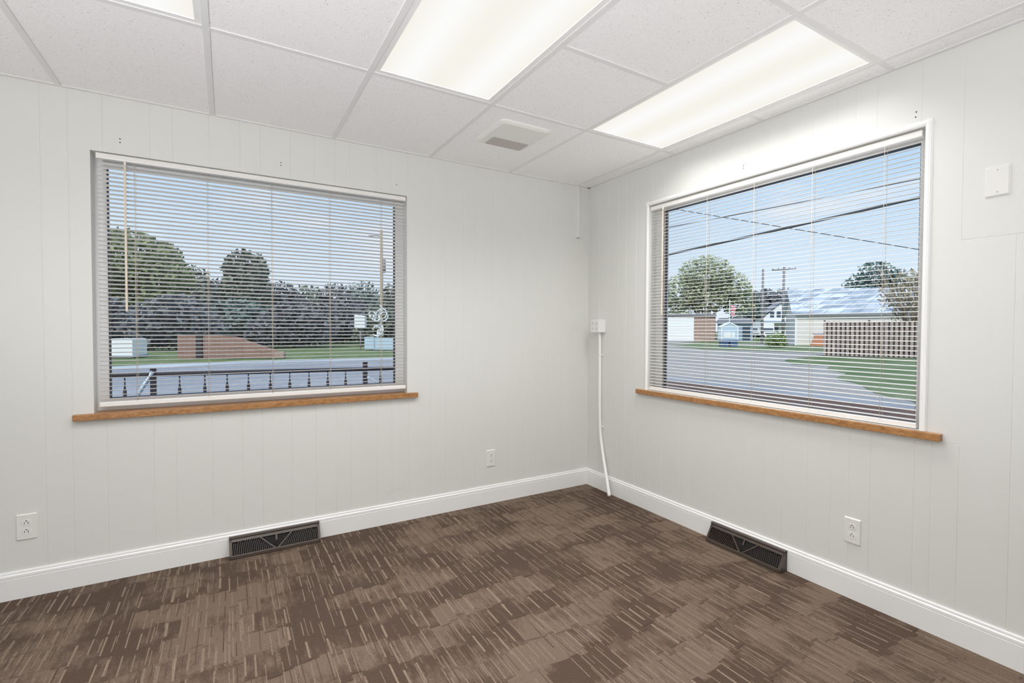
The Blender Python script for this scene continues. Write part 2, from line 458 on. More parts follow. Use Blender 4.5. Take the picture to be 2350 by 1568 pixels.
# ------------------------------------------------------------------ ceiling: tiles, grid, lights
XS = [3.179 + .6096, 3.179, 2.569, 1.957, 1.351, .744, .131]      # grid lines x = -XS (from the left)
YS = [.902, 1.513, 2.122, 2.732, 3.341, 3.951, 4.56]              # grid lines y = -YS
FIX = [(1, 0), (3, 0), (5, 0)]                                    # (column, first row) of the 2 x 4 ft fixtures
FIX2 = [(1, 4), (3, 4), (5, 4)]
XE = [-XL] + XS + [0.0]; YE = [0.0] + YS + [-YF]
def is_fix(xm, ym):
    for c, r in FIX + FIX2:
        if XS[c + 1] < -xm < XS[c] and YS[r] < -ym < YS[r + 2]: return True
m = MB()
for i in range(len(XE) - 1):
    for j in range(len(YE) - 1):
        x0, x1, y0, y1 = -XE[i], -XE[i + 1], -YE[j + 1], -YE[j]
        if is_fix((x0 + x1) / 2, (y0 + y1) / 2): continue
        m.quad((x0, y0, H + .0045), (x0, y1, H + .0045), (x1, y1, H + .0045), (x1, y0, H + .0045))
m.box(XL - .15, TH, YF - .15, TH, H + .20, H + .3)
ceiling = tag(m.build('ceiling', M['tile'], recalc=False), kind='structure')
m = MB(); w = .012
for x in XS: m.box(-x - w, -x + w, YF, 0, H, H + .005)
def seg(y, xa, xb): m.box(xa, xb, -y - w, -y + w, H + .0002, H + .005)
lim = [(-XE[i], -XE[i + 1]) for i in range(len(XE) - 1)]
for j, y in enumerate(YS):
    for i, (a, b) in enumerate(lim):
        c = i - 1
        if any(c == fc and (j == fr + 1) for fc, fr in FIX + FIX2): continue       # no cross tee through a fixture
        if 0 < j and c in (1, 2) and j == 1 and c == 2: continue                   # full 2 x 4 tile left of the middle light
        seg(y, a + w if a > XL else a, b - w if b < 0 else b)
m.box(XL, 0, -.021, 0, H - .0005, H + .005); m.box(-.021, 0, YF, 0, H - .0005, H + .005); m.box(XL, XL + .021, YF, 0, H - .0005, H + .005)
tag(m.build('ceiling_grid', M['grid'], ceiling), None)

LAMP_W = 12
def fixture(col, row, label, margin=(.034, .034)):
    x0, x1, y0, y1 = -XS[col], -XS[col + 1], -YS[row + 2], -YS[row]
    cx, cy = (x0 + x1) / 2, (y0 + y1) / 2
    t = empty('ceiling_light', (cx, cy, H))
    hx, hy = (x1 - x0) / 2 - .004, (y1 - y0) / 2 - .004
    mx, my = (x1 - x0) / 2 - margin[0], (y1 - y0) / 2 - margin[1]
    m = MB()                                                        # door frame round the lens
    for a in ((-hx, -mx, -hy, hy), (mx, hx, -hy, hy), (-mx, mx, -hy, -my), (-mx, mx, my, hy)):
        m.box(a[0], a[1], a[2], a[3], .0038, .016)
    m.build('frame', M['fixture'], t)
    m = MB(); m.box(-mx, mx, -my, my, .008, .012); m.build('diffuser', M['diffuser'], t)
    m = MB()                                                        # steel housing above
    m.quad((-hx, -hy, .12), (hx, -hy, .12), (hx, hy, .12), (-hx, hy, .12))
    for a, b in (((-hx, -hy), (hx, -hy)), ((hx, -hy), (hx, hy)), ((hx, hy), (-hx, hy)), ((-hx, hy), (-hx, -hy))):
        m.quad((a[0], a[1], .012), (b[0], b[1], .012), (b[0], b[1], .12), (a[0], a[1], .12))
    m.build('housing', M['fixture'], t)
    L = bpy.data.lights.new('fluorescent_lamp', 'AREA'); L.shape = 'RECTANGLE'; L.size = 2 * mx; L.size_y = 2 * my
    L.energy = LAMP_W; L.color = (1.0, .99, .975); L.spread = math.radians(SPREAD)
    lo = bpy.data.objects.new('fluorescent_lamp', L); COL.objects.link(lo); lo.parent = t; lo.location = (0, 0, .0065)
    return tag(t, label, 'ceiling light', 'fluorescent ceiling lights')
SPREAD = 140
fixture(1, 0, 'lit fluorescent ceiling panel cut off at the top left corner, left of the middle panel', (.034, .036))
fixture(3, 0, 'large lit fluorescent ceiling panel, middle one of the three, next to the vent cover', (.036, .038))
fixture(5, 0, 'long lit fluorescent ceiling panel beside the right wall, above its window', (.030, .028))

# added fill lamp, unseen behind the camera, aimed up to brighten the ceiling
L = bpy.data.lights.new('added_ceiling_fill', 'AREA'); L.shape = 'DISK'; L.size = 1.2; L.energy = 84; L.spread = math.radians(135); L.color = (.965, .98, 1.0)
lo = bpy.data.objects.new('added_ceiling_fill', L); COL.objects.link(lo); lo.location = (-3.6, -3.85, .40)
lo.rotation_euler = Vector((.26, .26, .93)).to_track_quat('-Z', 'Y').to_euler()

# white fan / speaker cover in the tile near the back wall
t = tag(empty('ceiling_vent', (-1.062, -.618, H + .0045)), 'square white rounded vent cover with a grey slot on a ceiling tile', 'vent')
def rrect(hx, hy, r, n=6):
    pts = []
    for cx, cy, a0 in ((hx - r, hy - r, 0), (-hx + r, hy - r, 90), (-hx + r, -hy + r, 180), (hx - r, -hy + r, 270)):
        for k in range(n + 1):
            a = math.radians(a0 + 90 * k / n); pts.append((cx + r * math.cos(a), cy + r * math.sin(a)))
    return pts
def stack(m, layers, fn):
    """closed loops (list of (pts, h)) joined into a domed solid"""
    n = len(layers[0][0]); vs = []
    for pts, h in layers: vs += [fn(a, b, h) for a, b in pts]
    fs = [(k * n + i, k * n + (i + 1) % n, (k + 1) * n + (i + 1) % n, (k + 1) * n + i) for k in range(len(layers) - 1) for i in range(n)]
    fs.append(tuple(range(n))[::-1]); fs.append(tuple(range((len(layers) - 1) * n, len(layers) * n)))
    m.add(vs, fs)
m = MB()
stack(m, [(rrect(.165, .175, .03), 0), (rrect(.165, .175, .03), -.010), (rrect(.150, .160, .03), -.019)], lambda a, b, h: (a, b, h))
m.build('cover', M['fan_plate'], t)
m = MB()
stack(m, [(rrect(.122, .058, .012), -.0185), (rrect(.122, .058, .012), -.0205)], lambda a, b, h: (a + .013, b + .098, h))
m.build('slot', M['fan_slot'], t)

# ------------------------------------------------------------------ windows
def window(name, win, fn, margins, zf, dep):
    """fn(s,d,z); margins: frame width left,right,bottom,top; dep=(inner,outer)"""
    x0, x1, z0, z1 = win
    t = tag(empty(name, (0, 0, 0)), kind='structure')
    l, r, b, tp = margins
    d0, d1 = dep
    def bar(m, a0, a1, c0, c1, e0, e1):
        p = [(a0, c0), (a1, c0), (a1, c1), (a0, c1)]
        m.prism(p, lambda a, c, q: fn(a, q, c), e0, e1)
    m = MB()
    bar(m, x0, x0 + l, z0, z1, d0, d1); bar(m, x1 - r, x1, z0, z1, d0, d1)
    bar(m, x0 + l, x1 - r, z0, z0 + b, d0, d1); bar(m, x0 + l, x1 - r, z1 - tp, z1, d0, d1)
    m.build('frame', M['frame'], t)
    g = .006                                                        # gasket round the pane
    m = MB()
    bar(m, x0 + l, x0 + l + g, z0 + b, z1 - tp, d0 + .012, d1 - .012); bar(m, x1 - r - g, x1 - r, z0 + b, z1 - tp, d0 + .012, d1 - .012)
    bar(m, x0 + l, x1 - r, z0 + b, z0 + b + g * .5, d0 + .012, d1 - .012); bar(m, x0 + l, x1 - r, z1 - tp - g * .5, z1 - tp, d0 + .012, d1 - .012)
    m.build('gasket', M['gasket'], t)
    m = MB(); bar(m, x0 + l + .001, x1 - r - .001, z0 + b + .001, z1 - tp - .001, (d0 + d1) / 2 - .002, (d0 + d1) / 2 + .002)
    m.build('pane', M['glass'], t)
    return t
fb = lambda s, d, z: (s, d, z)
fr = lambda s, d, z: (d, s, z)
w1 = window('window_1', WB, fb, (.046, .052, .060, .050), 0, (.085, .13))
w2 = window('window_2', WR, fr, (.044, .060, .012, .036), 0, (.075, .13))
# sills: oak boards
m = MB(); m.box(-3.147, -1.437, -.030, 0, .809, .8385); m.box(WB[0], WB[1], 0, .088, .809, .8385)
m.build('window_sill', M['oak'], w1, bevel=.002)
m = MB(); m.box(-.030, 0, -2.322, -.577, .8075, .8375); m.box(0, .078, WR[0], WR[1], .8075, .8375)
m.build('window_sill', M['oak'], w2, bevel=.002)
# rounded white bead round the right window
m = MB()
prof = [(-.001, 0), (-.001, .004), (.004, .009), (.012, .011), (.020, .008), (.026, .002), (.026, 0)]
pr2 = lambda off: [(a, b) for a, b in prof]
y0, y1, z0, z1 = WR
m.prism(prof, lambda a, b, t: (-b, y1 + a, t), z0, z1 + .026)
m.prism(prof, lambda a, b, t: (-b, y0 - a, t), z0, z1 + .026)
m.prism(prof, lambda a, b, t: (-b, t, z1 + a), y0 - .024, y1 + .024)
m.build('casing', M['trim'], w2)
# brick ledge outside the right window
m = MB(); m.prism([(.132, .70), (.29, .70), (.29, .880), (.215, .893), (.132, .846)], lambda a, b, t: (a, t, b), y0 - .1, y1 + .1)
m.build('brick_sill', M['brick_sill'], w2)

# ------------------------------------------------------------------ blinds
def blind(fn, x0, x1, zt, zb, dmid, tilt, cords, wand, label, hr_h=.027):
    """fn(s,d,z): s along the wall, d into the opening; tilt>0: room edge higher"""
    t = empty('window_blind', fn((x0 + x1) / 2, dmid, zb))
    o = t.location.copy()
    F = lambda s, d, z: tuple(Vector(fn(s, d, z)) - o)
    m = MB()                                                        # headrail
    prof = [(-.0135, 0), (-.015, .004), (-.015, hr_h - .003), (-.0125, hr_h), (.0125, hr_h), (.0135, 0)]
    m.prism(prof, lambda a, b, s: F(s, dmid + a, zt - hr_h + b), x0, x1)
    m.build('headrail', M['slat'], t)
    zs0 = zt - hr_h - .020; zs1 = zb + .024 + .012; n = round((zs0 - zs1) / .0213)
    m = MB(); ct, st = math.cos(tilt), math.sin(tilt)
    arc = []
    for k in range(7):
        u = -.0125 + .025 * k / 6; arc.append((u, .0018 * (1 - (u / .0125) ** 2)))
    prof = arc + [(u, h - .0006) for u, h in arc[::-1]]
    for i in range(n + 1):
        z = zs0 + (zs1 - zs0) * i / n
        jit = random.uniform(-.012, .012); c2, s2 = math.cos(tilt + jit), math.sin(tilt + jit)
        m.prism(prof, lambda a, b, s: F(s, dmid + a * c2 + b * s2, z - a * s2 + b * c2), x0 + .002, x1 - .002)
    m.build('slats', M['slat'], t)
    m = MB()                                                        # bottom rail
    prof = [(-.0125, .002), (-.0105, 0), (.0105, 0), (.0125, .002), (.0125, .020), (.0095, .0235), (-.0095, .0235), (-.0125, .020)]
    m.prism(prof, lambda a, b, s: F(s, dmid + a, zb + b), x0 + .001, x1 - .001)
    m.build('bottom_rail', M['slat'], t)
    for c in cords:
        m = MB()
        for d in (-.0132, .0132): m.tube([F(c, dmid + d, zt - hr_h), F(c, dmid + d, zb + .02)], .0008, 5)
        m.tube([F(c + .006, dmid, zt - hr_h), F(c + .006, dmid, zb + .02)], .0005, 5)
        m.build('ladder_cord', M['cord'], t)
    m = MB(); s, z0, z1 = wand
    m.tube([F(s, dmid - .020, z0), F(s, dmid - .020, z0 - .012), F(s, dmid - .021, z0 - .03), F(s, dmid - .022, z1)], [.002, .0035, .0052, .0052], 6, smooth=False)
    m.build('tilt_wand', M['wand'], t)
    m = MB(); m.box(-.004, .004, -.003, .003, -.012, .006)
    b = m.build('wand_hook', M['slat'], t); b.location = F(s, dmid - .018, z0 + .004)
    return tag(t, label, 'window blind', 'white mini blinds')
blind(fb, -3.052, -1.508, 2.119, .866, .022, math.radians(12), (-2.905, -2.596, -2.287, -1.974, -1.667), (-2.940, 2.078, 1.342),
      'white horizontal mini blind with beige wand in the window of the left wall')
blind(fr, -2.226, -.672, 2.112, .841, .024, math.radians(-6), (-.801, -1.139, -1.452, -1.771, -2.088), (-.787, 2.078, 1.36),
      'white horizontal mini blind in the right wall window, in front of fence and shed', .028)

# ------------------------------------------------------------------ wall things
def receptacle(parent, F, z, scale=1.0):
    """F(a,h,z): a along the plate, h out of it"""
    pts = [(a, b) for a, b in rrect(.0170 * scale, .0145 * scale, .0095 * scale, 4)]
    m = MB(); stack(m, [(pts, .004), (pts, .0062), ([(a * .94, b * .94) for a, b in pts], .0068)], lambda a, b, h: F(a, h, z + b))
    r = m.build('receptacle', M['white_plastic'], parent)
    for a, b, wx, wz in ((-.0064, -.002, .0012, .0040), (.0064, -.002, .0012, .0046), (0, .0078, .0024, .0022)):
        m = MB()
        m.prism([(a - wx, b - wz), (a + wx, b - wz), (a + wx, b + wz), (a - wx, b + wz)], lambda p, q, h: F(p * scale, h, z + q * scale), .006, .0073)
        m.build('slot', M['slot'], r)
    return r

def outlet(F, label):
    t = empty('wall_outlet', F(0, 0, 0)); o = t.location.copy()
    G = lambda a, h, z: tuple(Vector(F(a, h, z)) - o)
    m = MB()
    base = rrect(.0362, .0605, .003, 3); top = rrect(.0325, .0565, .003, 3)
    stack(m, [(base, 0), (base, .0015), (top, .0058)], lambda a, b, h: G(a, h, b))
    m.build('wall_plate', M['ivory_plastic'], t)
    receptacle(t, G, .0205); receptacle(t, G, -.0205)
    m = MB(); m.tube([G(0, .0055, 0), G(0, .0068, 0)], .0028, 10); m.build('screw', M['ivory_plastic'], t)
    return tag(t, label, 'wall outlet', 'duplex wall outlets')
outlet(lambda a, h, z: (-3.318 + a, -h, .329 + z), 'white duplex outlet low on the left wall, left of the floor register')
outlet(lambda a, h, z: (-.884 + a, -h, .325 + z), 'small white duplex outlet low between the left window and the room corner')
outlet(lambda a, h, z: (-h, -1.992 - a, .318 + z), 'white duplex outlet under the right window, right of the dark register')

# blank plate on the right wall
F = lambda a, h, z: (-h, -a, z)
t = empty('blank_plate', (0, -2.472, 1.831))
m = MB(); base = rrect(.037, .058, .004, 3); top = rrect(.031, .053, .004, 3)
stack(m, [(base, 0), (base, .002), (top, .0065)], lambda a, b, h: (-h, -a, b)); m.build('plate', M['ivory_plastic'], t)
for z in (.0415, -.0415):
    m = MB(); m.tube([(-.006, 0, z), (-.0075, 0, z)], .003, 10); m.build('screw', M['steel'], t)
tag(t, 'blank white wall plate with two screws, high at right of the right window', 'wall plate')

# surface power box in the corner with its conduit
t = empty('power_box', (0, -.169, 1.236))
m = MB(); m.box(-.070, 0, -.049, .049, 0, .100); m.build('box', M['white_plastic'], t, bevel=.004)
for yy in (-.023, .023):
    receptacle(t, lambda a, h, z, yy=yy: (-.068 - h + .0035, yy - a, z), .071, .92); receptacle(t, lambda a, h, z, yy=yy: (-.068 - h + .0035, yy - a, z), .030, .92)
for zz in (.035, .066):
    m = MB(); m.box(-.042, -.030, -.0500, -.0488, zz - .002, zz + .002); m.build('knockout', M['ivory_plastic'], t)
path = [(-.032, -.010, .002), (-.026, -.010, -.06), (-.020, -.004, -.14), (-.018, -.004, -.30), (-.018, -.006, -.55), (-.019, -.012, -.72), (-.022, -.030, -.84), (-.040, -.090, -1.00), (-.062, -.150, -1.12), (-.078, -.196, -1.222)]
def smooth_path(p, k=5):
    p = [Vector(q) for q in p]; out = []
    for i in range(len(p) - 1):
        a, b, c, d = p[max(i - 1, 0)], p[i], p[i + 1], p[min(i + 2, len(p) - 1)]
        for j in range(k):
            u = j / k
            out.append(.5 * ((2 * b) + (c - a) * u + (2 * a - 5 * b + 4 * c - d) * u * u + (3 * b - a - 3 * c + d) * u ** 3))
    return out + [p[-1]]
sp = smooth_path(path)
m = MB(); m.tube(sp, [.0112 + .0022 * max(0, (i / len(sp) - .6) / .4) for i in range(len(sp))], 14); m.build('conduit', M['conduit'], t)
for z, yy in ((-.175, -.004), (-.735, -.0125)):
    m = MB()
    pr = [(math.cos(a) * .0148, -.018 + -math.sin(a) * .0148) for a in [PI * k / 8 for k in range(9)]]
    pr = [(x_, y_) for x_, y_ in pr]
    for k in range(8):
        (a0, b0), (a1, b1) = pr[k], pr[k + 1]
        m.prism([(a0, b0), (a1, b1), (a1 * .82, -.018 + (b1 + .018) * .82), (a0 * .82, -.018 + (b0 + .018) * .82)], lambda a, b, q: (b, yy + a, q), z - .007, z + .007)
    m.box(-.018, 0, yy + .0121, yy + .0148, z - .007, z + .007); m.box(-.018, 0, yy - .0148, yy - .0121, z - .007, z + .007)
    m.box(-.003, 0, yy - .032, yy - .0148, z - .007, z + .007)
    m.build('strap', M['white_plastic'], t)
tag(t, 'white four socket power box in the corner with a bent conduit down to the carpet', 'power box')

# raceway stub from the ceiling
m = MB()
m.prism([(-.017, 0), (-.017, .010), (-.012, .015), (.012, .015), (.017, .010), (.017, 0)], lambda a, b, q: (-.112 + a, -b, q), 1.989, H - .002)
o = m.build('cable_raceway', M['raceway'])
tag(o, 'short white cable raceway hanging down from the ceiling near the room corner', 'cable raceway')
m = MB(); m.box(-.126, -.098, -.0135, -.0008, 1.9886, 1.9892); m.build('open_end', M['slot'], o)

# ------------------------------------------------------------------ baseboard registers
def register(label):
    """back at y=0, front towards -y, width W along x, floor z=0"""
    W, Dt, Db, Ht, lip = .462, .014, .062, .106, .018
    t = empty('floor_register')
    y_at = lambda z: -(Db - (Db - Dt) * (z - lip) / (Ht - .012 - lip))
    zt = Ht - .012
    m = MB()                                                        # shell: ends, top, lip
    for s in (-1, 1):
        x0, x1 = (s * W / 2, s * (W / 2 - .006)) if s < 0 else (W / 2 - .006, W / 2)
        m.prism([(0, 0), (-Db, 0), (-Db, lip), (-Dt, zt), (-Dt, Ht), (0, Ht)], lambda a, b, x: (x, a, b), min(x0, x1), max(x0, x1))
    m.prism([(0, zt + .004), (-Dt, zt + .002), (-Dt - .004, zt + .004), (-Dt - .002, Ht), (0, Ht)], lambda a, b, x: (x, a, b), -W / 2, W / 2)
    m.prism([(-Db + .006, 0), (-Db, 0), (-Db - .002, .004), (-Db - .001, lip), (-Db + .006, lip)], lambda a, b, x: (x, a, b), -W / 2 + .005, W / 2 - .005)
    m.build('shell', M['brown_metal'], t, bevel=.001, seg=1)
    P = lambda x, z, o=0: (x, y_at(z) - o, z)                       # point on the sloped face, o out of it
    def flat(m, poly, o0, o1):
        m.add([P(x, z, o0) for x, z in poly] + [P(x, z, o1) for x, z in poly],
              [tuple(range(len(poly))), tuple(range(len(poly), 2 * len(poly)))[::-1]] + [(i, (i + 1) % len(poly), len(poly) + (i + 1) % len(poly), len(poly) + i) for i in range(len(poly))])
    hx = W / 2 - .006
    m = MB()                                                        # face frame
    flat(m, [(-hx, zt - .012), (hx, zt - .012), (hx, zt), (-hx, zt)], -.001, .002)
    flat(m, [(-hx, lip), (hx, lip), (hx, lip + .004), (-hx, lip + .004)], -.001, .002)
    flat(m, [(-hx, lip), (-hx + .006, lip), (-hx + .006, zt), (-hx, zt)], -.001, .002)
    flat(m, [(hx - .006, lip), (hx, lip), (hx, zt), (hx - .006, zt)], -.001, .002)
    m.build('face_frame', M['brown_metal'], t)
    za, zb = lip + .003, zt - .010
    for s in (-1, 1):
        m = MB(); flat(m, [(0, za - .002), (s * .007, za - .002), (s * .086, zb), (s * .078, zb)], -.002, .003)
        m.build('divider', M['brown_metal'], t)
    for s in (-1, 1):                                               # curved sunburst louvres, left and right of the V
        m = MB()
        for k in range(2, 23):
            R = .0102 * k; last = None
            for j in range(25):
                q = (PI / 2) * j / 24
                x, z = R * math.cos(q), za + R * math.sin(q)
                ok = z < zb + .001 and x < hx - .004 and x > (z - za) * .082 / (zb - za) + .004
                if ok and last:
                    (xa, zA), (xb, zB) = last, (x, z); w = .0026
                    m.quad(P(s * xa, zA, .001), P(s * xb, zB, .001), P(s * (xb - .002), zB, -.009), P(s * (xa - .002), zA, -.009))
                    m.quad(P(s * xa, zA, .001), P(s * (xa + w), zA, .001), P(s * (xb + w), zB, .001), P(s * xb, zB, .001))
                last = (x, z) if ok else None
        m.build('louvre_panel', M['brown_fin'], t)
    m = MB()
    for k in range(7):
        z = za + .014 + k * .0085; w = (z - za) * .078 / (zb - za) - .004
        if w > 0: flat(m, [(-w, z), (w, z), (w, z + .0014), (-w, z + .0014)], -.012, -.006)
    m.build('damper_slats', M['damper'], t)
    m = MB(); flat(m, [(-.0045, zb - .026), (.0045, zb - .026), (.0035, zb), (-.0035, zb)], -.004, .0035); m.build('lever', M['brown_metal'], t)
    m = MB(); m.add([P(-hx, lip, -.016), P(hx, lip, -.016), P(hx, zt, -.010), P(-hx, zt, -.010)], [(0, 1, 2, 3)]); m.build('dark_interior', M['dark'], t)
    return tag(t, label, 'floor register', 'brown baseboard registers')
r1 = register('dark brown sunburst floor register under the left window, at the left wall baseboard')
r1.location = (-2.279, -.0145, .0005)
r2 = copy_tree(r1); r2['label'] = 'dark brown sunburst floor register under the right window, at the right wall baseboard'
r2.location = (-.0145, -1.458, .0005); r2.rotation_euler = (0, 0, -PI / 2)

# ------------------------------------------------------------------ outside: ground; outside positions worked out from image pixels at assumed depths
def slab(name, poly, z, mat, h=.05):
    m = MB(); n = len(poly)
    m.add([(x, y, z - h) for x, y in poly] + [(x, y, z) for x, y in poly], [tuple(range(n))[::-1], tuple(range(n, 2 * n))] + [(i, (i + 1) % n, n + (i + 1) % n, n + i) for i in range(n)])
    return tag(m.build(name, mat), kind='structure')
# one ground plane of fields beyond, with asphalt, road, gravel and lawns laid on it
slab('ground', [(-160, -60), (260, -60), (260, 220), (-160, 220)], GZ - .03, M['grass'])
slab('parking_lot', [(-40, .16), (9, .16), (9, 17.8), (3.4, 19.2), (-1.9, 19.4), (-6.0, 17.6), (-40, 13.5)], GZ, M['asphalt'])
slab('street', [(-40, 13.3), (-6.0, 17.4), (-1.9, 19.2), (3.4, 19.0), (9.4, 17.6), (9.4, 18.6), (4.2, 20.6), (-1.9, 20.8), (-6.1, 19.3), (-40, 15.2)], GZ + .012, M['road'])
slab('gravel_lot', [(.16, -30), (80, -30), (80, 9), (60, 19), (46, 26), (38, 30), (33, 32), (60, 40), (50, 46), (30, 40), (12, 19), (9, 17), (9, .16), (.16, .16)], GZ + .004, M['gravel'])
slab('lawn', [(26.2, 19.8), (27.9, 16.2), (28.4, 12.9), (38, 12.5), (48, 17), (45.0, 21.0), (41.6, 22.4), (36, 24.5), (35.7, 28.6), (30, 27)], GZ + .02, M['lawn'])
pts = [(19.3, 9.9), (20.6, 10.4), (24.8, 11.2), (27.2, 11.6), (32, 2), (30, -8), (9.0, -8), (8.6, -1), (8.9, 1.0), (9.9, 2.2), (11.6, 3.3), (12.4, 4.3), (14.6, 5.0), (15.6, 6.2), (17.6, 7.0), (17.2, 8.3)]
slab('lawn_front', pts, GZ + .016, M['lawn'])

# ------------------------------------------------------------------ outside: trees
def leaves(m, c, r, n, size, rnd, flat=1.0, hollow=.35):
    for _ in range(n):
        while True:
            p = Vector((rnd.uniform(-1, 1), rnd.uniform(-1, 1), rnd.uniform(-1, 1)))
            if hollow < p.length < 1: break
        p = Vector((c[0] + p.x * r[0], c[1] + p.y * r[1], c[2] + p.z * r[2]))
        if p.z < GZ + .1: continue
        a = Vector((rnd.gauss(0, 1), rnd.gauss(0, 1), rnd.gauss(0, 1))).normalized()
        b = a.orthogonal().normalized(); s = size * rnd.uniform(.6, 1.3)
        m.add([p - a * s, p + b * s * .55, p + a * s, p - b * s * .55], [(0, 1, 2, 3)])

def tree(name, label, base, lobes, n, size, mat, trunk, tmat='bark', group=None, hollow=.35, cat='tree'):
    """lobes: (dx, dy, z, rx, ry, rz) measured from the base"""
    rnd = random.Random(hash((base[0] * 13.7, base[1])) & 0xffff)
    t = empty(name, (base[0], base[1], GZ))
    m = MB(); vol = [l[3] * l[4] * l[5] for l in lobes]; tot = sum(vol)
    for l, v in zip(lobes, vol):
        leaves(m, (l[0], l[1], l[2] - GZ), l[3:], max(20, int(n * v / tot)), size, rnd, hollow=hollow)
    m.v = [v if v[2] > .02 else (v[0], v[1], .02) for v in m.v]
    m.build('foliage', M[mat], t, recalc=False)
    m = MB()
    for pts, r0, r1 in trunk:
        k = len(pts); m.tube([(p[0], p[1], p[2]) for p in pts], [r0 + (r1 - r0) * i / (k - 1) for i in range(k)], 7)
    m.build('trunk', M[tmat], t)
    return tag(t, label, cat, group)
straight = lambda h, r=.2: [([(0, 0, 0), (.05, .02, h * .5), (0, .1, h)], r, r * .4)]

# left window: the tree line across the street
G1 = 'trees beyond the street'
tree('broad_tree', 'large olive green tree at the left edge of the left window, behind the wand', (-9.4, 47.5),
     [(0, 0, 6.6, 3.9, 3.2, 2.5), (2.2, -.6, 5.2, 2.5, 2.4, 1.8), (-3, 0, 4.4, 3.2, 3, 3.4), (.5, -.5, 2.6, 3.8, 2.6, 2.4)], 6500, .30, 'leaf_olive', straight(5, .35), group=G1)
tree('broad_tree', 'round topped tall tree alone above the tree line in the left window', (-.95, 49.8),
     [(0, 0, 6.7, 1.95, 1.8, 1.85), (0, 0, 4.4, 2.3, 2.2, 2.6), (.2, 0, 1.9, 2.6, 2.2, 2.0)], 4200, .28, 'leaf_dark', straight(5, .3), group=G1)
for i, (x, y, h, r, mt, lb) in enumerate([
    (-5.6, 56.5, 7.5, 2.4, 'leaf_dark', 'dark pointed tree right of the large olive tree in the left window'),
    (-3.5, 63.6, 6.8, 2.28, 'leaf_dusk', 'dusky tree between the large olive tree and the round topped tree'),
    (2.3, 55.0, 6.3, 2.3, 'leaf_dusk', 'dark tree just right of the round topped tree in the left window'),
    (6.6, 67.6, 7.1, 2.9, 'leaf_dark', 'grey green tree in the middle of the left window tree line'),
    (8.6, 59.0, 6.6, 2.5, 'leaf_dusk', 'dark tree left of the wooden utility pole in the left window'),
    (13.0, 64.3, 7.7, 2.76, 'leaf_blue', 'blue green tree directly behind the wooden utility pole'),
    (13.6, 51.4, 6.3, 2.35, 'leaf_dark', 'dark tree right of the wooden utility pole in the left window')]):
    tree('dark_tree', lb, (x, y), [(0, 0, h - r * .75, r * .8, r * .8, r * .75), (.4, -.3, h * .5, r * 1.25, r, h * .32), (-.5, 0, h * .27, r * 1.4, r, h * .3)], 2400, .28, mt, straight(h * .6, .22), group=G1)
# lower, nearer bushes
G2 = 'bushes in front of the tree line'
for i, (x, y, h, r, mt, lb) in enumerate([
    (-9.2, 38.5, 3.1, 2.6, 'leaf_dusk', 'dark low bush behind the white cabinet in the left window'),
    (-5.1, 33.9, 3.3, 2.1, 'leaf_dusk', 'tall dark bush behind the left end of the low brick wall'),
    (-1.6, 39.2, 3.4, 2.35, 'leaf_blue', 'blue green bush behind the middle of the low brick wall'),
    (1.6, 35.7, 3.2, 2.25, 'leaf_dusk', 'dark bush behind the right end of the low brick wall'),
    (6.6, 44.5, 3.7, 2.7, 'leaf_dusk', 'dark bush behind the pale blue storage box'),
    (9.0, 37.8, 3.3, 2.3, 'leaf_dark', 'green grey bush at the right edge of the left window')]):
    tree('bush', lb, (x, y), [(0, 0, h * .5, r, r * .8, h * .52), (r * .5, -.4, h * .35, r * .8, r * .6, h * .38), (-r * .6, -.3, h * .32, r * .8, r * .6, h * .35)], 2200, .24, mt, straight(h * .6, .12), group=G2, cat='bush')

# right window
vt = []
for k in range(9):
    a = 2 * PI * k / 9 + .3; R = 2.2 + (k % 3) * .7
    vt.append(([(0.1 * math.cos(a), .1 * math.sin(a), 0), (.35 * math.cos(a), .35 * math.sin(a), 1.6), (R * .6 * math.cos(a), R * .6 * math.sin(a), 5.0), (R * 1.2 * math.cos(a), R * 1.2 * math.sin(a), 8.9)], .28, .05))
tree('spreading_tree', 'broad vase shaped light green tree at the left of the right window', (58.6, 45.7),
     [(0, 0, 9.5, 4.1, 4.1, 2.8), (2.3, -2.3, 7.3, 3.2, 3.2, 2.7), (-2.3, 2.3, 6.8, 3.5, 3.5, 2.8), (3.2, -3.2, 5.0, 2.3, 2.3, 1.7), (-2.7, 2.7, 4.5, 2.7, 2.7, 1.7), (0, 0, 6.1, 3.9, 3.9, 2.4)], 8200, .27, 'leaf_light', vt, 'twig')
tree('young_tree', 'small loose green tree right of the vase shaped tree', (84.0, 56.0),
     [(0, 0, 7.2, 2.0, 2.0, 2.0), (.7, -.7, 5.0, 2.5, 2.5, 2.0), (-.8, .7, 3.6, 2.5, 2.5, 1.8)], 1500, .32, 'leaf_blue', straight(5, .15))
for x, y, h, r, lb in ((105.5, 66.6, 10.8, 4.6, 'dark evergreen left of the crossarm utility pole, far behind the vehicles'),  # evergreens scaled about the camera: pushed farther along the line of sight, enlarged
                   (134.3, 78.1, 13.2, 5.8, 'tallest dark evergreen behind the crossarm utility pole'),
                   (110.0, 57.6, 10.3, 4.4, 'dark evergreen between the white house and the shed roof')):
    tree('evergreen', lb, (x, y), [(0, 0, h - r * .6, r * .8, r * .8, r * .6), (.3, -.4, h * .5, r * 1.15, r, h * .36), (0, 0, h * .25, r * 1.2, r, h * .26)], 2200, .6, 'leaf_dusk', straight(6, .3), group='dark evergreens far off')
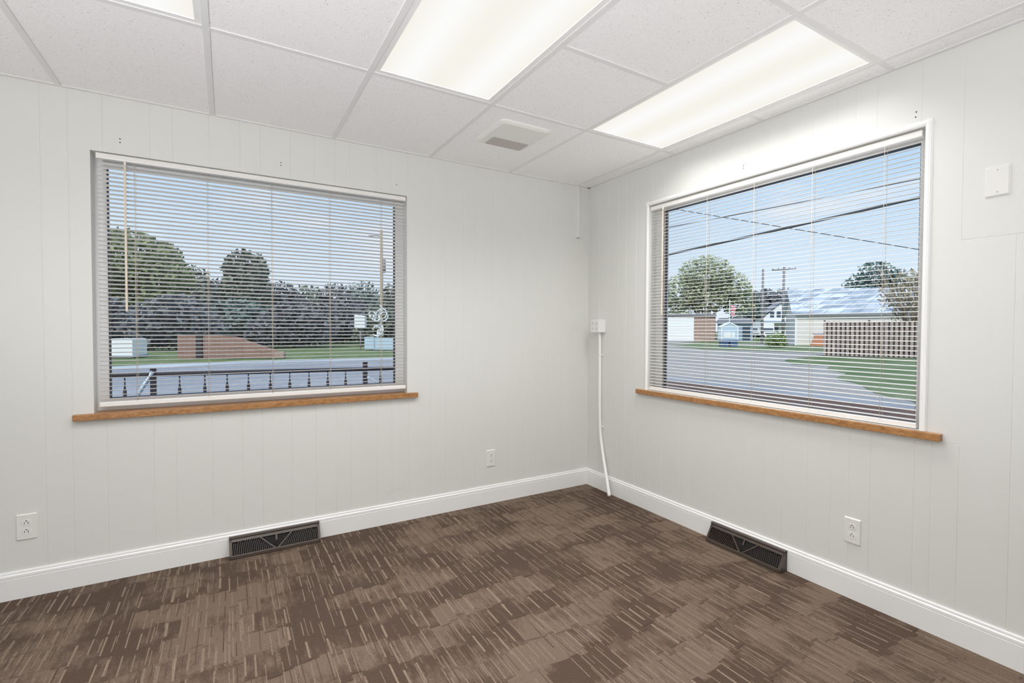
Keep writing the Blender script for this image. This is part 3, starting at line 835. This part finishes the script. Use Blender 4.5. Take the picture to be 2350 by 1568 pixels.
tree('broad_tree', 'leafy green tree standing behind the shed roof', (56.4, 22.2),
     [(0, 0, 7.2, 2.0, 2.0, 1.35), (.9, -1.8, 6.2, 1.7, 1.7, 1.5), (-.7, 1.5, 6.0, 1.5, 1.5, 1.3), (0, 0, 5.2, 2.3, 2.3, 1.5)], 1500, .26, 'leaf_blue', [([(0, 0, 0), (0, 0, 4), (.2, -.3, 7)], .22, .06), ([(0, 0, 3.5), (.6, -1.2, 6.4)], .12, .03), ([(0, 0, 3.5), (-.5, 1.1, 6)], .12, .03)], hollow=.2)
rnd = random.Random(5); bt = []
for k in range(60):
    a = rnd.uniform(0, 2 * PI); R = rnd.uniform(.4, 2.3); z = rnd.uniform(3.2, 5.6)
    bt.append(([(0, 0, 0), (R * .25 * math.cos(a), R * .25 * math.sin(a), z * .45), (R * math.cos(a), R * math.sin(a), z)], .035, .010))
tree('bare_shrub', 'tall bare twiggy shrub behind the right end of the wooden fence', (30.8, 9.2),
     [(0, 0, 2.6, 1.6, 1.6, 1.4), (0, 0, 3.4, 1.9, 1.9, 1.3)], 1500, .11, 'leaf_tan', bt, 'twig', hollow=.1, cat='shrub')
tree('round_shrub', 'rounded bright green shrub left of the white shed', (34.9, 19.9), [(0, 0, .42, .80, .80, .62), (0, 0, .15, .85, .85, .4)], 1500, .09, 'leaf_hill', straight(.6, .05), hollow=.5, cat='shrub')

# ------------------------------------------------------------------ outside: left window things
# railing by the parking lot
t = tag(empty('metal_railing', (-2.2, 2.0, GZ)), 'dark metal railing with short balusters outside the left window', 'railing')
ox, oz = -2.2, -GZ
m = MB(); m.tube([(-7.2 - ox, 0.02, .868 + oz), (-3.335 - ox, 0, .868 + oz), (-1.0 - ox, 0, .838 + oz), (1.2 - ox, 0, .81 + oz)], .020, 10); m.build('top_rail', M['rail_black'], t)
for x in (-4.79, -3.046, -1.304, .44):
    m = MB(); m.box(x - ox - .021, x - ox + .021, -.021, .021, 0, .918 + oz); m.build('post', M['rail_black'], t, bevel=.004)
for x in (-4.5, -4.25, -4.0, -3.75, -3.5, -3.235, -2.865, -2.683, -2.515, -2.348, -2.170, -2.005, -1.836, -1.665, -1.496, -1.150, -.98, -.8, -.62):
    m = MB(); zt = .86 + oz - .04
    m.tube([(x - ox, 0, 0), (x - ox, 0, zt - .22), (x - ox, 0, zt - .17), (x - ox, 0, zt - .09), (x - ox, 0, zt - .05), (x - ox, 0, zt + .03)], [.006, .006, .013, .013, .006, .005], 8)
    m.build('baluster', M['rail_black'], t)
m = MB(); m.tube([(-3.046 - ox, -.02, .892 + oz), (-3.21 - ox, .10, .60 + oz), (-3.4 - ox, .2, .25 + oz), (-3.5 - ox, .25, 0.0)], .016, 8); m.build('brace', M['rail_pale'], t)
m = MB(); m.tube([(-1.290 - ox, -.02, .765 + oz), (-1.0 - ox, .05, .60 + oz), (-.5 - ox, .15, .32 + oz), (.06 - ox, .25, 0.0)], .008, 8); m.build('brace', M['rail_pale'], t)

# low brick wall with dark gate pier
t = tag(empty('brick_wall', (-2.4, 23.3, GZ)), 'low reddish brown brick wall across the street in the left window', 'wall')
ux, uy = .896, -.444                                                 # direction of the wall
def along(a, d, z): return (ux * a - uy * d, uy * a + ux * d, z)
m = MB()
m.prism([(-2.25, 0), (.60, 0), (.60, .92), (.10, 1.0), (-2.25, 1.08)], lambda a, b, d: along(a, d, b), -.13, .13)
m.prism([(.60, 0), (2.30, 0), (2.30, .26), (.60, .86)], lambda a, b, d: along(a, d, b), -.12, .12)
m.build('brickwork', M['brick_red'], t)
m = MB(); m.prism([(2.0, 0), (2.42, 0), (2.42, .30), (2.0, .30)], lambda a, b, d: along(a, d, b), -.15, .15); m.build('end_block', M['brick_tan'], t)
m = MB(); m.prism([(-1.42, 0), (-1.16, 0), (-1.16, 1.12), (-1.42, 1.12)], lambda a, b, d: along(a, d, b), -.20, .16); m.build('pier', M['rail_black'], t)

t = tag(empty('utility_cabinet', (-6.75, 26.4, GZ)), 'low white flat topped cabinet on the grass in the left window', 'cabinet')
m = MB(); m.prism([(-.75, 0), (.78, 0), (.78, .84), (.70, .88), (-.30, .88), (-.55, .72), (-.75, .72)], lambda a, b, d: along(a, d, b), -.5, .5); m.build('body', M['white_paint'], t, bevel=.02)
m = MB(); m.prism([(-.36, .1), (-.33, .1), (-.33, .70), (-.36, .70)], lambda a, b, d: along(a, d, b), -.51, -.495); m.build('door_seam', M['roof_grey'], t)
m = MB(); m.prism([(-.80, 0), (.83, 0), (.83, .10), (-.80, .10)], lambda a, b, d: along(a, d, b), -.55, .55); m.build('plinth', M['roof_grey'], t)

def utility_pole(name, label, x, y, h, r, mat, arm=None, lamp=False):
    t = tag(empty(name, (x, y, GZ)), label, 'utility pole')
    m = MB(); m.tube([(0, 0, 0), (0, 0, h * .5), (0, 0, h)], [r, r * .85, r * .7], 12); m.build('pole', M[mat], t)
    if arm:
        (dx, dy), zz, hl = arm
        m = MB(); d = Vector((dx, dy, .02)).normalized()
        m.tube([d * -hl + Vector((0, 0, zz)), d * hl + Vector((0, 0, zz + .06))], .07, 6); m.build('crossarm', M[mat], t)
        for k in (-.92, -.45, .45, .92):
            m = MB(); p = d * hl * k + Vector((0, 0, zz)); m.tube([p, p + Vector((0, 0, .28))], [.05, .03], 6); m.build('insulator', M['pole_grey'], t)
    if lamp:
        m = MB(); m.tube([(0, 0, h - .45), (-.35, .1, h - .38), (-.62, .2, h - .42)], .03, 6); m.build('lamp_arm', M['pole_grey'], t)
        m = MB(); m.blob((-.68, .22, h - .44), (.16, .09, .06), 1); m.build('lamp_head', M['pole_grey'], t)
        m = MB(); m.tube([(.16, 0, h - 2.9), (.16, 0, h - 2.0)], .13, 10); m.build('transformer', M['pole_grey'], t)
    return t
utility_pole('utility_pole', 'tan wooden utility pole with a small lamp arm in the left window', 6.60, 31.0, 8.15, .13, 'pole_wood', None, True)
utility_pole('utility_pole', 'grey utility pole without crossarm in the right window', 43.9, 27.0, 7.6, .14, 'pole_grey')
utility_pole('utility_pole', 'taller utility pole with a crossarm in the right window', 48.7, 27.7, 8.2, .16, 'pole_grey', ((.78, -.62), 7.85, 1.23))

# storage box, cabinet on a post and a heap of white hose beside the pole
t = tag(empty('storage_box', (6.05, 29.15, GZ)), 'pale blue long storage box beside the wooden utility pole', 'box')
m = MB(); m.prism([(-.95, .05), (-.35, .05), (-.35, .80), (-.95, .84)], lambda a, b, d: along(a, d, b), -.4, .4); m.build('end_section', M['pale_blue'], t)
m = MB(); m.prism([(-.32, .02), (.92, .02), (.92, .78), (-.32, .80)], lambda a, b, d: along(a, d, b), -.38, .4); m.build('long_section', M['pale_blue'], t)
m = MB(); m.prism([(-.37, .0), (-.30, .0), (-.30, .82), (-.37, .82)], lambda a, b, d: along(a, d, b), -.405, .38); m.build('strap', M['blue_grey'], t)
t = tag(empty('meter_cabinet', (5.0, 30.2, GZ)), 'white square cabinet raised on a thin post, left of the white hose heap', 'cabinet')
m = MB(); m.prism([(-.34, 1.42), (.34, 1.42), (.34, 2.22), (-.34, 2.28)], lambda a, b, d: along(a, d, b), -.25, .25); m.build('body', M['white_paint'], t, bevel=.02)
m = MB(); m.tube([(0, 0, 0), (0, 0, 1.45)], .05, 8); m.build('post', M['pole_grey'], t)
m = MB(); rnd = random.Random(11)
for k in range(9):
    c = Vector((rnd.uniform(-.35, .45), rnd.uniform(-.2, .2), 1.1 + rnd.uniform(0, 1.1))); R = rnd.uniform(.18, .36)
    if k < 2: c.z = 1.12; R = .4
    n1 = Vector((rnd.gauss(0, 1), rnd.gauss(0, 1) - 1.5, rnd.gauss(0, .6))).normalized(); a = n1.orthogonal().normalized(); b = n1.cross(a)
    m.tube([c + R * (a * math.cos(u) + b * math.sin(u) * .85) for u in [5.4 * j / 16 for j in range(17)]], .045, 6)
m.tube(smooth_path([(.1, 0, .75), (.2, 0, 1.6), (.05, 0, 2.1), (.3, 0, 2.5), (.15, 0, 2.75)]), .06, 7)
m.tube([(0, 0, .67), (0, 0, 1.1)], .06, 7)
o = m.build('hose_heap', M['white_paint']); o.location = (5.85, 29.15, GZ + .15)
tag(o, 'tangled heap of white looped hose on the pale blue storage box', 'hose')

# ------------------------------------------------------------------ outside: right window things
# wooden fence
A, B = Vector((24.75, 11.06, GZ)), Vector((27.6, 5.8, GZ)); L = (B - A).length; d = (B - A).normalized(); nrm = Vector((-d.y, d.x, 0))
t = tag(empty('wooden_fence', A), 'weathered grey brown board fence outside the right window', 'fence')
def fp(a, o, z): return tuple(d * a + nrm * o + Vector((0, 0, z)))
m = MB(); mb = MB(); a = .02
while a < L - .12:
    m.prism([(a, .05), (a + .122, .05), (a + .122, 1.86 + random.uniform(-.015, .015)), (a, 1.86 + random.uniform(-.015, .015))], lambda p, q, o: fp(p, o, q), -.045, -.025)
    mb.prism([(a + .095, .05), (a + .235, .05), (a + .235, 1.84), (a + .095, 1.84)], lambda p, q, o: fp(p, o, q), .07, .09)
    a += .205
m.build('board_panel', M['fence'], t); mb.build('rear_board_panel', M['fence_rail_gap_shade'], t)
for z in (.35, .95, 1.6):
    m = MB(); m.prism([(0, z), (L, z), (L, z + .09), (0, z + .09)], lambda p, q, o: fp(p, o, q), -.02, .03); m.build('rail', M['fence_rail_gap_shade'], t)
for k in range(4):
    m = MB(); a = .02 + k * (L - .1) / 3; m.prism([(a, 0), (a + .09, 0), (a + .09, 1.93), (a, 1.93)], lambda p, q, o: fp(p, o, q), -.02, .07); m.build('post', M['fence_rail_gap_shade'], t)

# white shed with a patched metal roof
A = Vector((41.5, 22.2, GZ)); d = Vector((.62, -.785, 0)).normalized(); nrm = Vector((-d.y, d.x, 0))      # d: along the front, nrm: back
t = tag(empty('shed', A), 'white clapboard shed with a patched grey metal roof behind the fence', 'shed')
def sp_(a, o, z): return tuple(d * a + nrm * o + Vector((0, 0, z)))
m = MB(); W_, D_, E_, R_ = 15.5, 6.0, 2.95, 5.3
m.prism([(0, 0), (D_, 0), (D_, E_), (D_ * .5, R_ - .1), (0, E_)], lambda o, z, a: sp_(a, o, z), 0, W_); m.build('wall', M['siding'], t)
m = MB(); m.prism([(-.35, E_ - .10), (D_ * .5, R_), (D_ + .35, E_ - .10), (D_ + .35, E_ - .22), (D_ * .5, R_ - .12), (-.35, E_ - .22)], lambda o, z, a: sp_(a, o, z), -.35, W_ + .3); m.build('roof', M['metal_roof'], t)
m = MB(); m.prism([(-.37, E_ - .25), (-.33, E_ - .25), (-.33, E_ - .06), (-.37, E_ - .06)], lambda o, z, a: sp_(a, o, z), -.35, W_ + .3); m.build('gutter', M['roof_grey'], t)
m = MB(); m.prism([(-.06, 0), (.06, 0), (.06, E_ - .15), (-.06, E_ - .15)], lambda o, z, a: sp_(a, o, z), -.05, .10); m.build('corner_board', M['white_paint'], t)
# orange stained ramp wall by the fence end
t = tag(empty('ramp_wall', (41.0, 21.0, GZ)), 'low orange brick ramp wall in front of the white shed, left of the fence', 'wall')
m = MB(); m.prism([(0.35, 0), (3.2, 0), (3.2, 1.0), (.75, 1.0)], lambda a, z, o: tuple(d * a + nrm * o + Vector((0, 0, z))), -.15, .15); m.build('brickwork', M['orange_brick'], t)
m = MB(); m.prism([(0.6, 1.0), (3.25, 1.0), (3.25, 1.09), (.6, 1.09)], lambda a, z, o: tuple(d * a + nrm * o + Vector((0, 0, z))), -.2, .2); m.build('coping', M['roof_grey'], t)

# white garage and its brown brick side
t = tag(empty('garage', (44.6, 37.6, GZ)), 'white garage door and tan brick garage under the vase shaped tree', 'garage')
gd = Vector((.60, -.80, 0)).normalized(); gn = Vector((-gd.y, gd.x, 0))
def gp(a, o, z): return tuple(gd * a + gn * o + Vector((0, 0, z)))
m = MB(); m.prism([(-3.2, 0), (3.5, 0), (3.5, 3.05), (-3.2, 3.05)], lambda a, z, o: gp(a, o, z), 0, 5); m.build('wall', M['brick_tan'], t)
m = MB(); m.prism([(-2.0, .02), (1.15, .02), (1.15, 2.85), (-2.0, 2.85)], lambda a, z, o: gp(a, o, z), -.08, .02); m.build('door', M['siding_white'], t)
m = MB(); m.prism([(-3.4, 3.05), (3.7, 3.05), (3.5, 3.25), (-3.2, 3.25)], lambda a, z, o: gp(a, o, z), -.3, 5.2); m.build('roof', M['roof_grey'], t)
t = tag(empty('outbuilding', (53.0, 36.0, GZ)), 'long blue grey low building behind the white kiosk', 'building')
m = MB(); m.prism([(-2.6, 0), (1.55, 0), (1.55, 2.3), (-2.6, 2.3)], lambda a, z, o: gp(a, o, z), 0, 4); m.build('wall', M['blue_grey'], t)
m = MB(); m.prism([(-2.8, 2.3), (1.75, 2.3), (1.75, 2.4), (-2.8, 2.4)], lambda a, z, o: gp(a, o, z), -.4, 2.0); m.prism([(-2.8, 2.4), (1.75, 2.4), (1.4, 2.9), (-2.4, 2.9)], lambda a, z, o: gp(a, o, z), .6, 3.2); m.build('roof', M['roof_grey'], t)
for a in (.35,):
    m = MB(); m.prism([(a, .1), (a + .9, .1), (a + .9, 1.9), (a, 1.9)], lambda p, z, o: gp(p, o, z), -.03, .02); m.build('doorway', M['window_dark'], t)

# gabled kiosk
t = tag(empty('kiosk', (32.7, 22.7, GZ)), 'pale gabled glass kiosk on a dark blue base, below the flag', 'kiosk')
kd = Vector((.84, -.54, 0)).normalized(); kn = Vector((-kd.y, kd.x, 0))
def kp(a, o, z): return tuple(kd * a + kn * o + Vector((0, 0, z)))
for s in (-1, 1):
    m = MB(); m.prism([(s * .36 - .29, 0), (s * .36 + .29, 0), (s * .36 + .29, .42), (s * .36 - .29, .42)], lambda a, z, o: kp(a, o, z), -.3, .3); m.build('base_block', M['blue_paint'], t)
m = MB(); m.prism([(-.70, .42), (.70, .42), (.70, .58), (-.70, .58)], lambda a, z, o: kp(a, o, z), -.34, .34); m.build('plinth', M['blue_paint'], t)
m = MB(); m.prism([(-.66, .58), (.66, .58), (.66, 1.60), (0, 1.92), (-.66, 1.60)], lambda a, z, o: kp(a, o, z), -.28, .28); m.build('body', M['pale_blue'], t)
m = MB()
for q in ([(-.70, .58), (-.62, .58), (-.62, 1.62), (-.70, 1.62)], [(.62, .58), (.70, .58), (.70, 1.62), (.62, 1.62)], [(-.72, 1.58), (0, 1.92), (0, 2.02), (-.72, 1.68)], [(.72, 1.58), (0, 1.92), (0, 2.02), (.72, 1.68)]):
    m.prism(q, lambda a, z, o: kp(a, o, z), -.32, .30)
m.build('frame', M['white_paint'], t)
m = MB(); m.prism([(-.48, .74), (.10, .74), (.10, 1.22), (-.48, 1.22)], lambda a, z, o: kp(a, o, z), -.30, -.27); m.build('sign', M['white_paint'], t)
m = MB(); m.prism([(.18, .74), (.42, .74), (.42, 1.22), (.18, 1.22)], lambda a, z, o: kp(a, o, z), -.30, -.27); m.build('notice', M['white_paint'], t)

t = tag(empty('flagpole', (36.1, 25.1, GZ)), 'thin white flagpole with a drooping red and white flag behind the kiosk', 'flagpole')
m = MB(); m.tube([(0, 0, 0), (0, 0, 4.1)], [.045, .03], 8); m.build('pole', M['white_paint'], t)
m = MB(); nx, nz = 6, 10; vs = []
for j in range(nz + 1):
    for i in range(nx + 1):
        a = .12 + .48 * i / nx * (.75 + .25 * math.sin(j * .9)); z = 3.62 - 1.0 * j / nz - .12 * i / nx
        vs.append(kp(a, .06 * math.sin(i * 1.7 + j * .5), z))
m.add(vs, [(j * (nx + 1) + i, j * (nx + 1) + i + 1, (j + 1) * (nx + 1) + i + 1, (j + 1) * (nx + 1) + i) for j in range(nz) for i in range(nx)], True)
def flagmat():
    n = NT('red and white flag'); x, y, z = n.sep(n.pos())
    n.base(n.mix(n.math('LESS_THAN', n.math('FRACT', n.math('DIVIDE', z, .22)), .55), lin(236, 222, 226), lin(204, 82, 104)), .8); return n.m
fl = m.build('flag', flagmat(), t, recalc=False); so = fl.modifiers.new('thick', 'SOLIDIFY'); so.thickness = .012

# vehicles parked in front of the far trees
def vehicle(name, label, loc, box):
    t = tag(empty(name, loc), label, 'vehicle')
    vd = Vector((.80, -.60, 0)).normalized(); vn = Vector((-vd.y, vd.x, 0))
    vp = lambda a, o, z: tuple(vd * a + vn * o + Vector((0, 0, z)))
    w, bh = (1.1, 2.7) if box else (.95, 1.75)
    m = MB(); m.prism([(-w, .45), (w, .45), (w, 1.15), (w - .06, bh - .08), (w - .18, bh), (-w + .18, bh), (-w + .06, bh - .08), (-w, 1.15)], lambda a, z, o: vp(a, o, z), 0, 4.6 if box else 3.0); m.build('body', M['white_paint'], t)
    m = MB(); m.prism([(-w + .05, .45), (w - .05, .45), (w - .05, 1.1), (-w + .05, 1.1)], lambda a, z, o: vp(a, o, z), -1.0, .1); m.build('bonnet', M['white_paint'], t)
    m = MB(); m.prism([(-w + .16, 1.15), (w - .16, 1.15), (w - .25, 1.68), (-w + .25, 1.68)], lambda a, z, o: vp(a, o, z), -.05, .02); m.build('windscreen', M['window_dark'], t)
    m = MB(); m.prism([(-w + .3, .55), (w - .3, .55), (w - .3, .85), (-w + .3, .85)], lambda a, z, o: vp(a, o, z), -1.04, -.98); m.build('grille', M['window_dark'], t)
    for a in (-w + .05, w - .25):
        for o in (-.55, 2.4):
            m = MB(); m.tube([vp(a, o, .36), vp(a + .2, o, .36)], .36, 14); m.build('wheel', M['rubber'], t)
vehicle('pickup_truck', 'white pickup facing the window, left of the white box van', (74.3, 48.4, GZ), False)
vehicle('box_van', 'white box van parked right of the white pickup, far off', (78.5, 48.4, GZ), True)

# white house far behind
t = tag(empty('house', (92.5, 55.0, GZ)), 'white gabled house with blue grey roof behind the crossarm utility pole', 'house')
hd = Vector((.66, -.75, 0)).normalized(); hn = Vector((-hd.y, hd.x, 0))
hp = lambda a, o, z: tuple(hd * a + hn * o + Vector((0, 0, z)))
m = MB(); m.prism([(-3.2, 0), (3.4, 0), (3.4, 3.9), (.3, 6.8), (-2.8, 3.9), (-3.2, 3.7)], lambda a, z, o: hp(a, o, z), 0, 8); m.build('wall', M['siding_white'], t)
m = MB(); m.prism([(-3.5, 3.6), (.3, 6.9), (3.9, 3.6), (3.9, 3.9), (.3, 7.2), (-3.5, 3.9)], lambda a, z, o: hp(a, o, z), -.4, 8.3); m.build('roof', M['roof_grey'], t)
m = MB(); m.prism([(-3.4, 2.9), (3.6, 2.9), (3.6, 3.15), (-3.4, 3.15)], lambda a, z, o: hp(a, o, z), -1.8, 0); m.build('porch_roof', M['blue_grey'], t)
for a, z in ((-1.6, 3.9), (-.4, 3.9), (-2.2, 1.0), (-.8, 1.0), (1.6, 1.0)):
    m = MB(); m.prism([(a, z), (a + .75, z), (a + .75, z + 1.2), (a, z + 1.2)], lambda p, q, o: hp(p, o, q), -.05, .02); m.build('window', M['window_dark'], t)

# overhead wires
def wire(label, a, b, r, sag):
    a, b = Vector(a), Vector(b); dd = b - a; a, b = a - dd * 1.0, b + dd * 1.0
    m = MB(); n = 30
    m.tube([a.lerp(b, i / n) - Vector((0, 0, sag * (1 - (2 * i / n - 1) ** 2))) for i in range(n + 1)], r, 6)
    o = m.build('overhead_wire', M['wire']); return tag(o, label, 'wire')
wire('thick overhead cable sloping up across the right window', (11.36, 9.58, 4.05), (14.35, 3.11, 5.08), .040, .05)
wire('thin overhead wire above the thick cable, sloping up across the right window', (17.53, 15.26, 6.72), (21.75, 10.4, 7.61), .022, .06)
wire('thin overhead wire sloping down to the right across the right window', (21.88, 17.36, 8.5), (28.84, 8.39, 5.62), .022, .08)

# ------------------------------------------------------------------ world: sky with clouds, sun
wd = bpy.data.worlds.new('World'); bpy.context.scene.world = wd; wd.use_nodes = True
nt = wd.node_tree; nn, ll = nt.nodes, nt.links; nn.clear()
tc = nn.new('ShaderNodeTexCoord'); sx = nn.new('ShaderNodeSeparateXYZ'); ll.new(tc.outputs['Generated'], sx.inputs[0])
cr = nn.new('ShaderNodeValToRGB'); e = cr.color_ramp.elements
e[0].position = .0; e[0].color = lin(226, 237, 250) + (1,); e[1].position = 1.0; e[1].color = lin(120, 170, 230) + (1,)
for pos, c in ((.12, lin(216, 233, 251)), (.28, lin(188, 219, 251)), (.5, lin(156, 197, 244))):
    k = e.new(pos); k.color = c + (1,)
ll.new(sx.outputs['Z'], cr.inputs[0])
mp = nn.new('ShaderNodeMapping'); mp.inputs['Scale'].default_value = (1.0, 1.0, 3.2); mp.inputs['Location'].default_value = (.35, .1, .2); ll.new(tc.outputs['Generated'], mp.inputs[0])
nz = nn.new('ShaderNodeTexNoise'); nz.inputs['Scale'].default_value = 2.6; nz.inputs['Detail'].default_value = 6; nz.inputs['Roughness'].default_value = .52; ll.new(mp.outputs[0], nz.inputs['Vector'])
mr = nn.new('ShaderNodeMapRange'); mr.inputs[1].default_value = .50; mr.inputs[2].default_value = .66; ll.new(nz.outputs['Fac'], mr.inputs[0])
mx = nn.new('ShaderNodeMix'); mx.data_type = 'RGBA'; ll.new(mr.outputs[0], mx.inputs[0]); ll.new(cr.outputs[0], mx.inputs[6]); mx.inputs[7].default_value = lin(244, 244, 250) + (1,)
bg = nn.new('ShaderNodeBackground'); bg.inputs['Strength'].default_value = 1.0; ll.new(mx.outputs[2], bg.inputs[0])
wo = nn.new('ShaderNodeOutputWorld'); ll.new(bg.outputs[0], wo.inputs[0])
sl = bpy.data.lights.new('sun', 'SUN'); sl.energy = 2.6; sl.angle = math.radians(3); sl.color = (1, .96, .9)
so = bpy.data.objects.new('sun', sl); COL.objects.link(so)
so.rotation_euler = Vector((.55, .45, -.70)).to_track_quat('-Z', 'Y').to_euler()

# ------------------------------------------------------------------ camera
sc = bpy.context.scene
cam = bpy.data.cameras.new('camera'); co = bpy.data.objects.new('camera', cam); COL.objects.link(co)
Rv, Uv, Fv = Vector((.85548068, -.51781896, .00404023)), Vector((.00832226, .02154939, .99973315)), Vector((.51776785, .85521877, -.02274451))
co.matrix_world = Matrix(((Rv.x, Uv.x, -Fv.x, -2.50743665), (Rv.y, Uv.y, -Fv.y, -3.14836585), (Rv.z, Uv.z, -Fv.z, 1.26266008), (0, 0, 0, 1)))
cam.sensor_fit = 'HORIZONTAL'; cam.sensor_width = 36; cam.lens = 36 * 1126.358 / 2350
cam.shift_x = -29.296 / 2350; cam.shift_y = -3.662 / 2350
cam.clip_start = .05; cam.clip_end = 600
sc.camera = co
sc.view_settings.view_transform = 'Standard'; sc.view_settings.look = 'None'; sc.view_settings.exposure = .07; sc.view_settings.gamma = 1
sc.view_settings.use_curve_mapping = False
sc.cycles.diffuse_bounces = 8; sc.cycles.max_bounces = 14; sc.cycles.transparent_max_bounces = 12
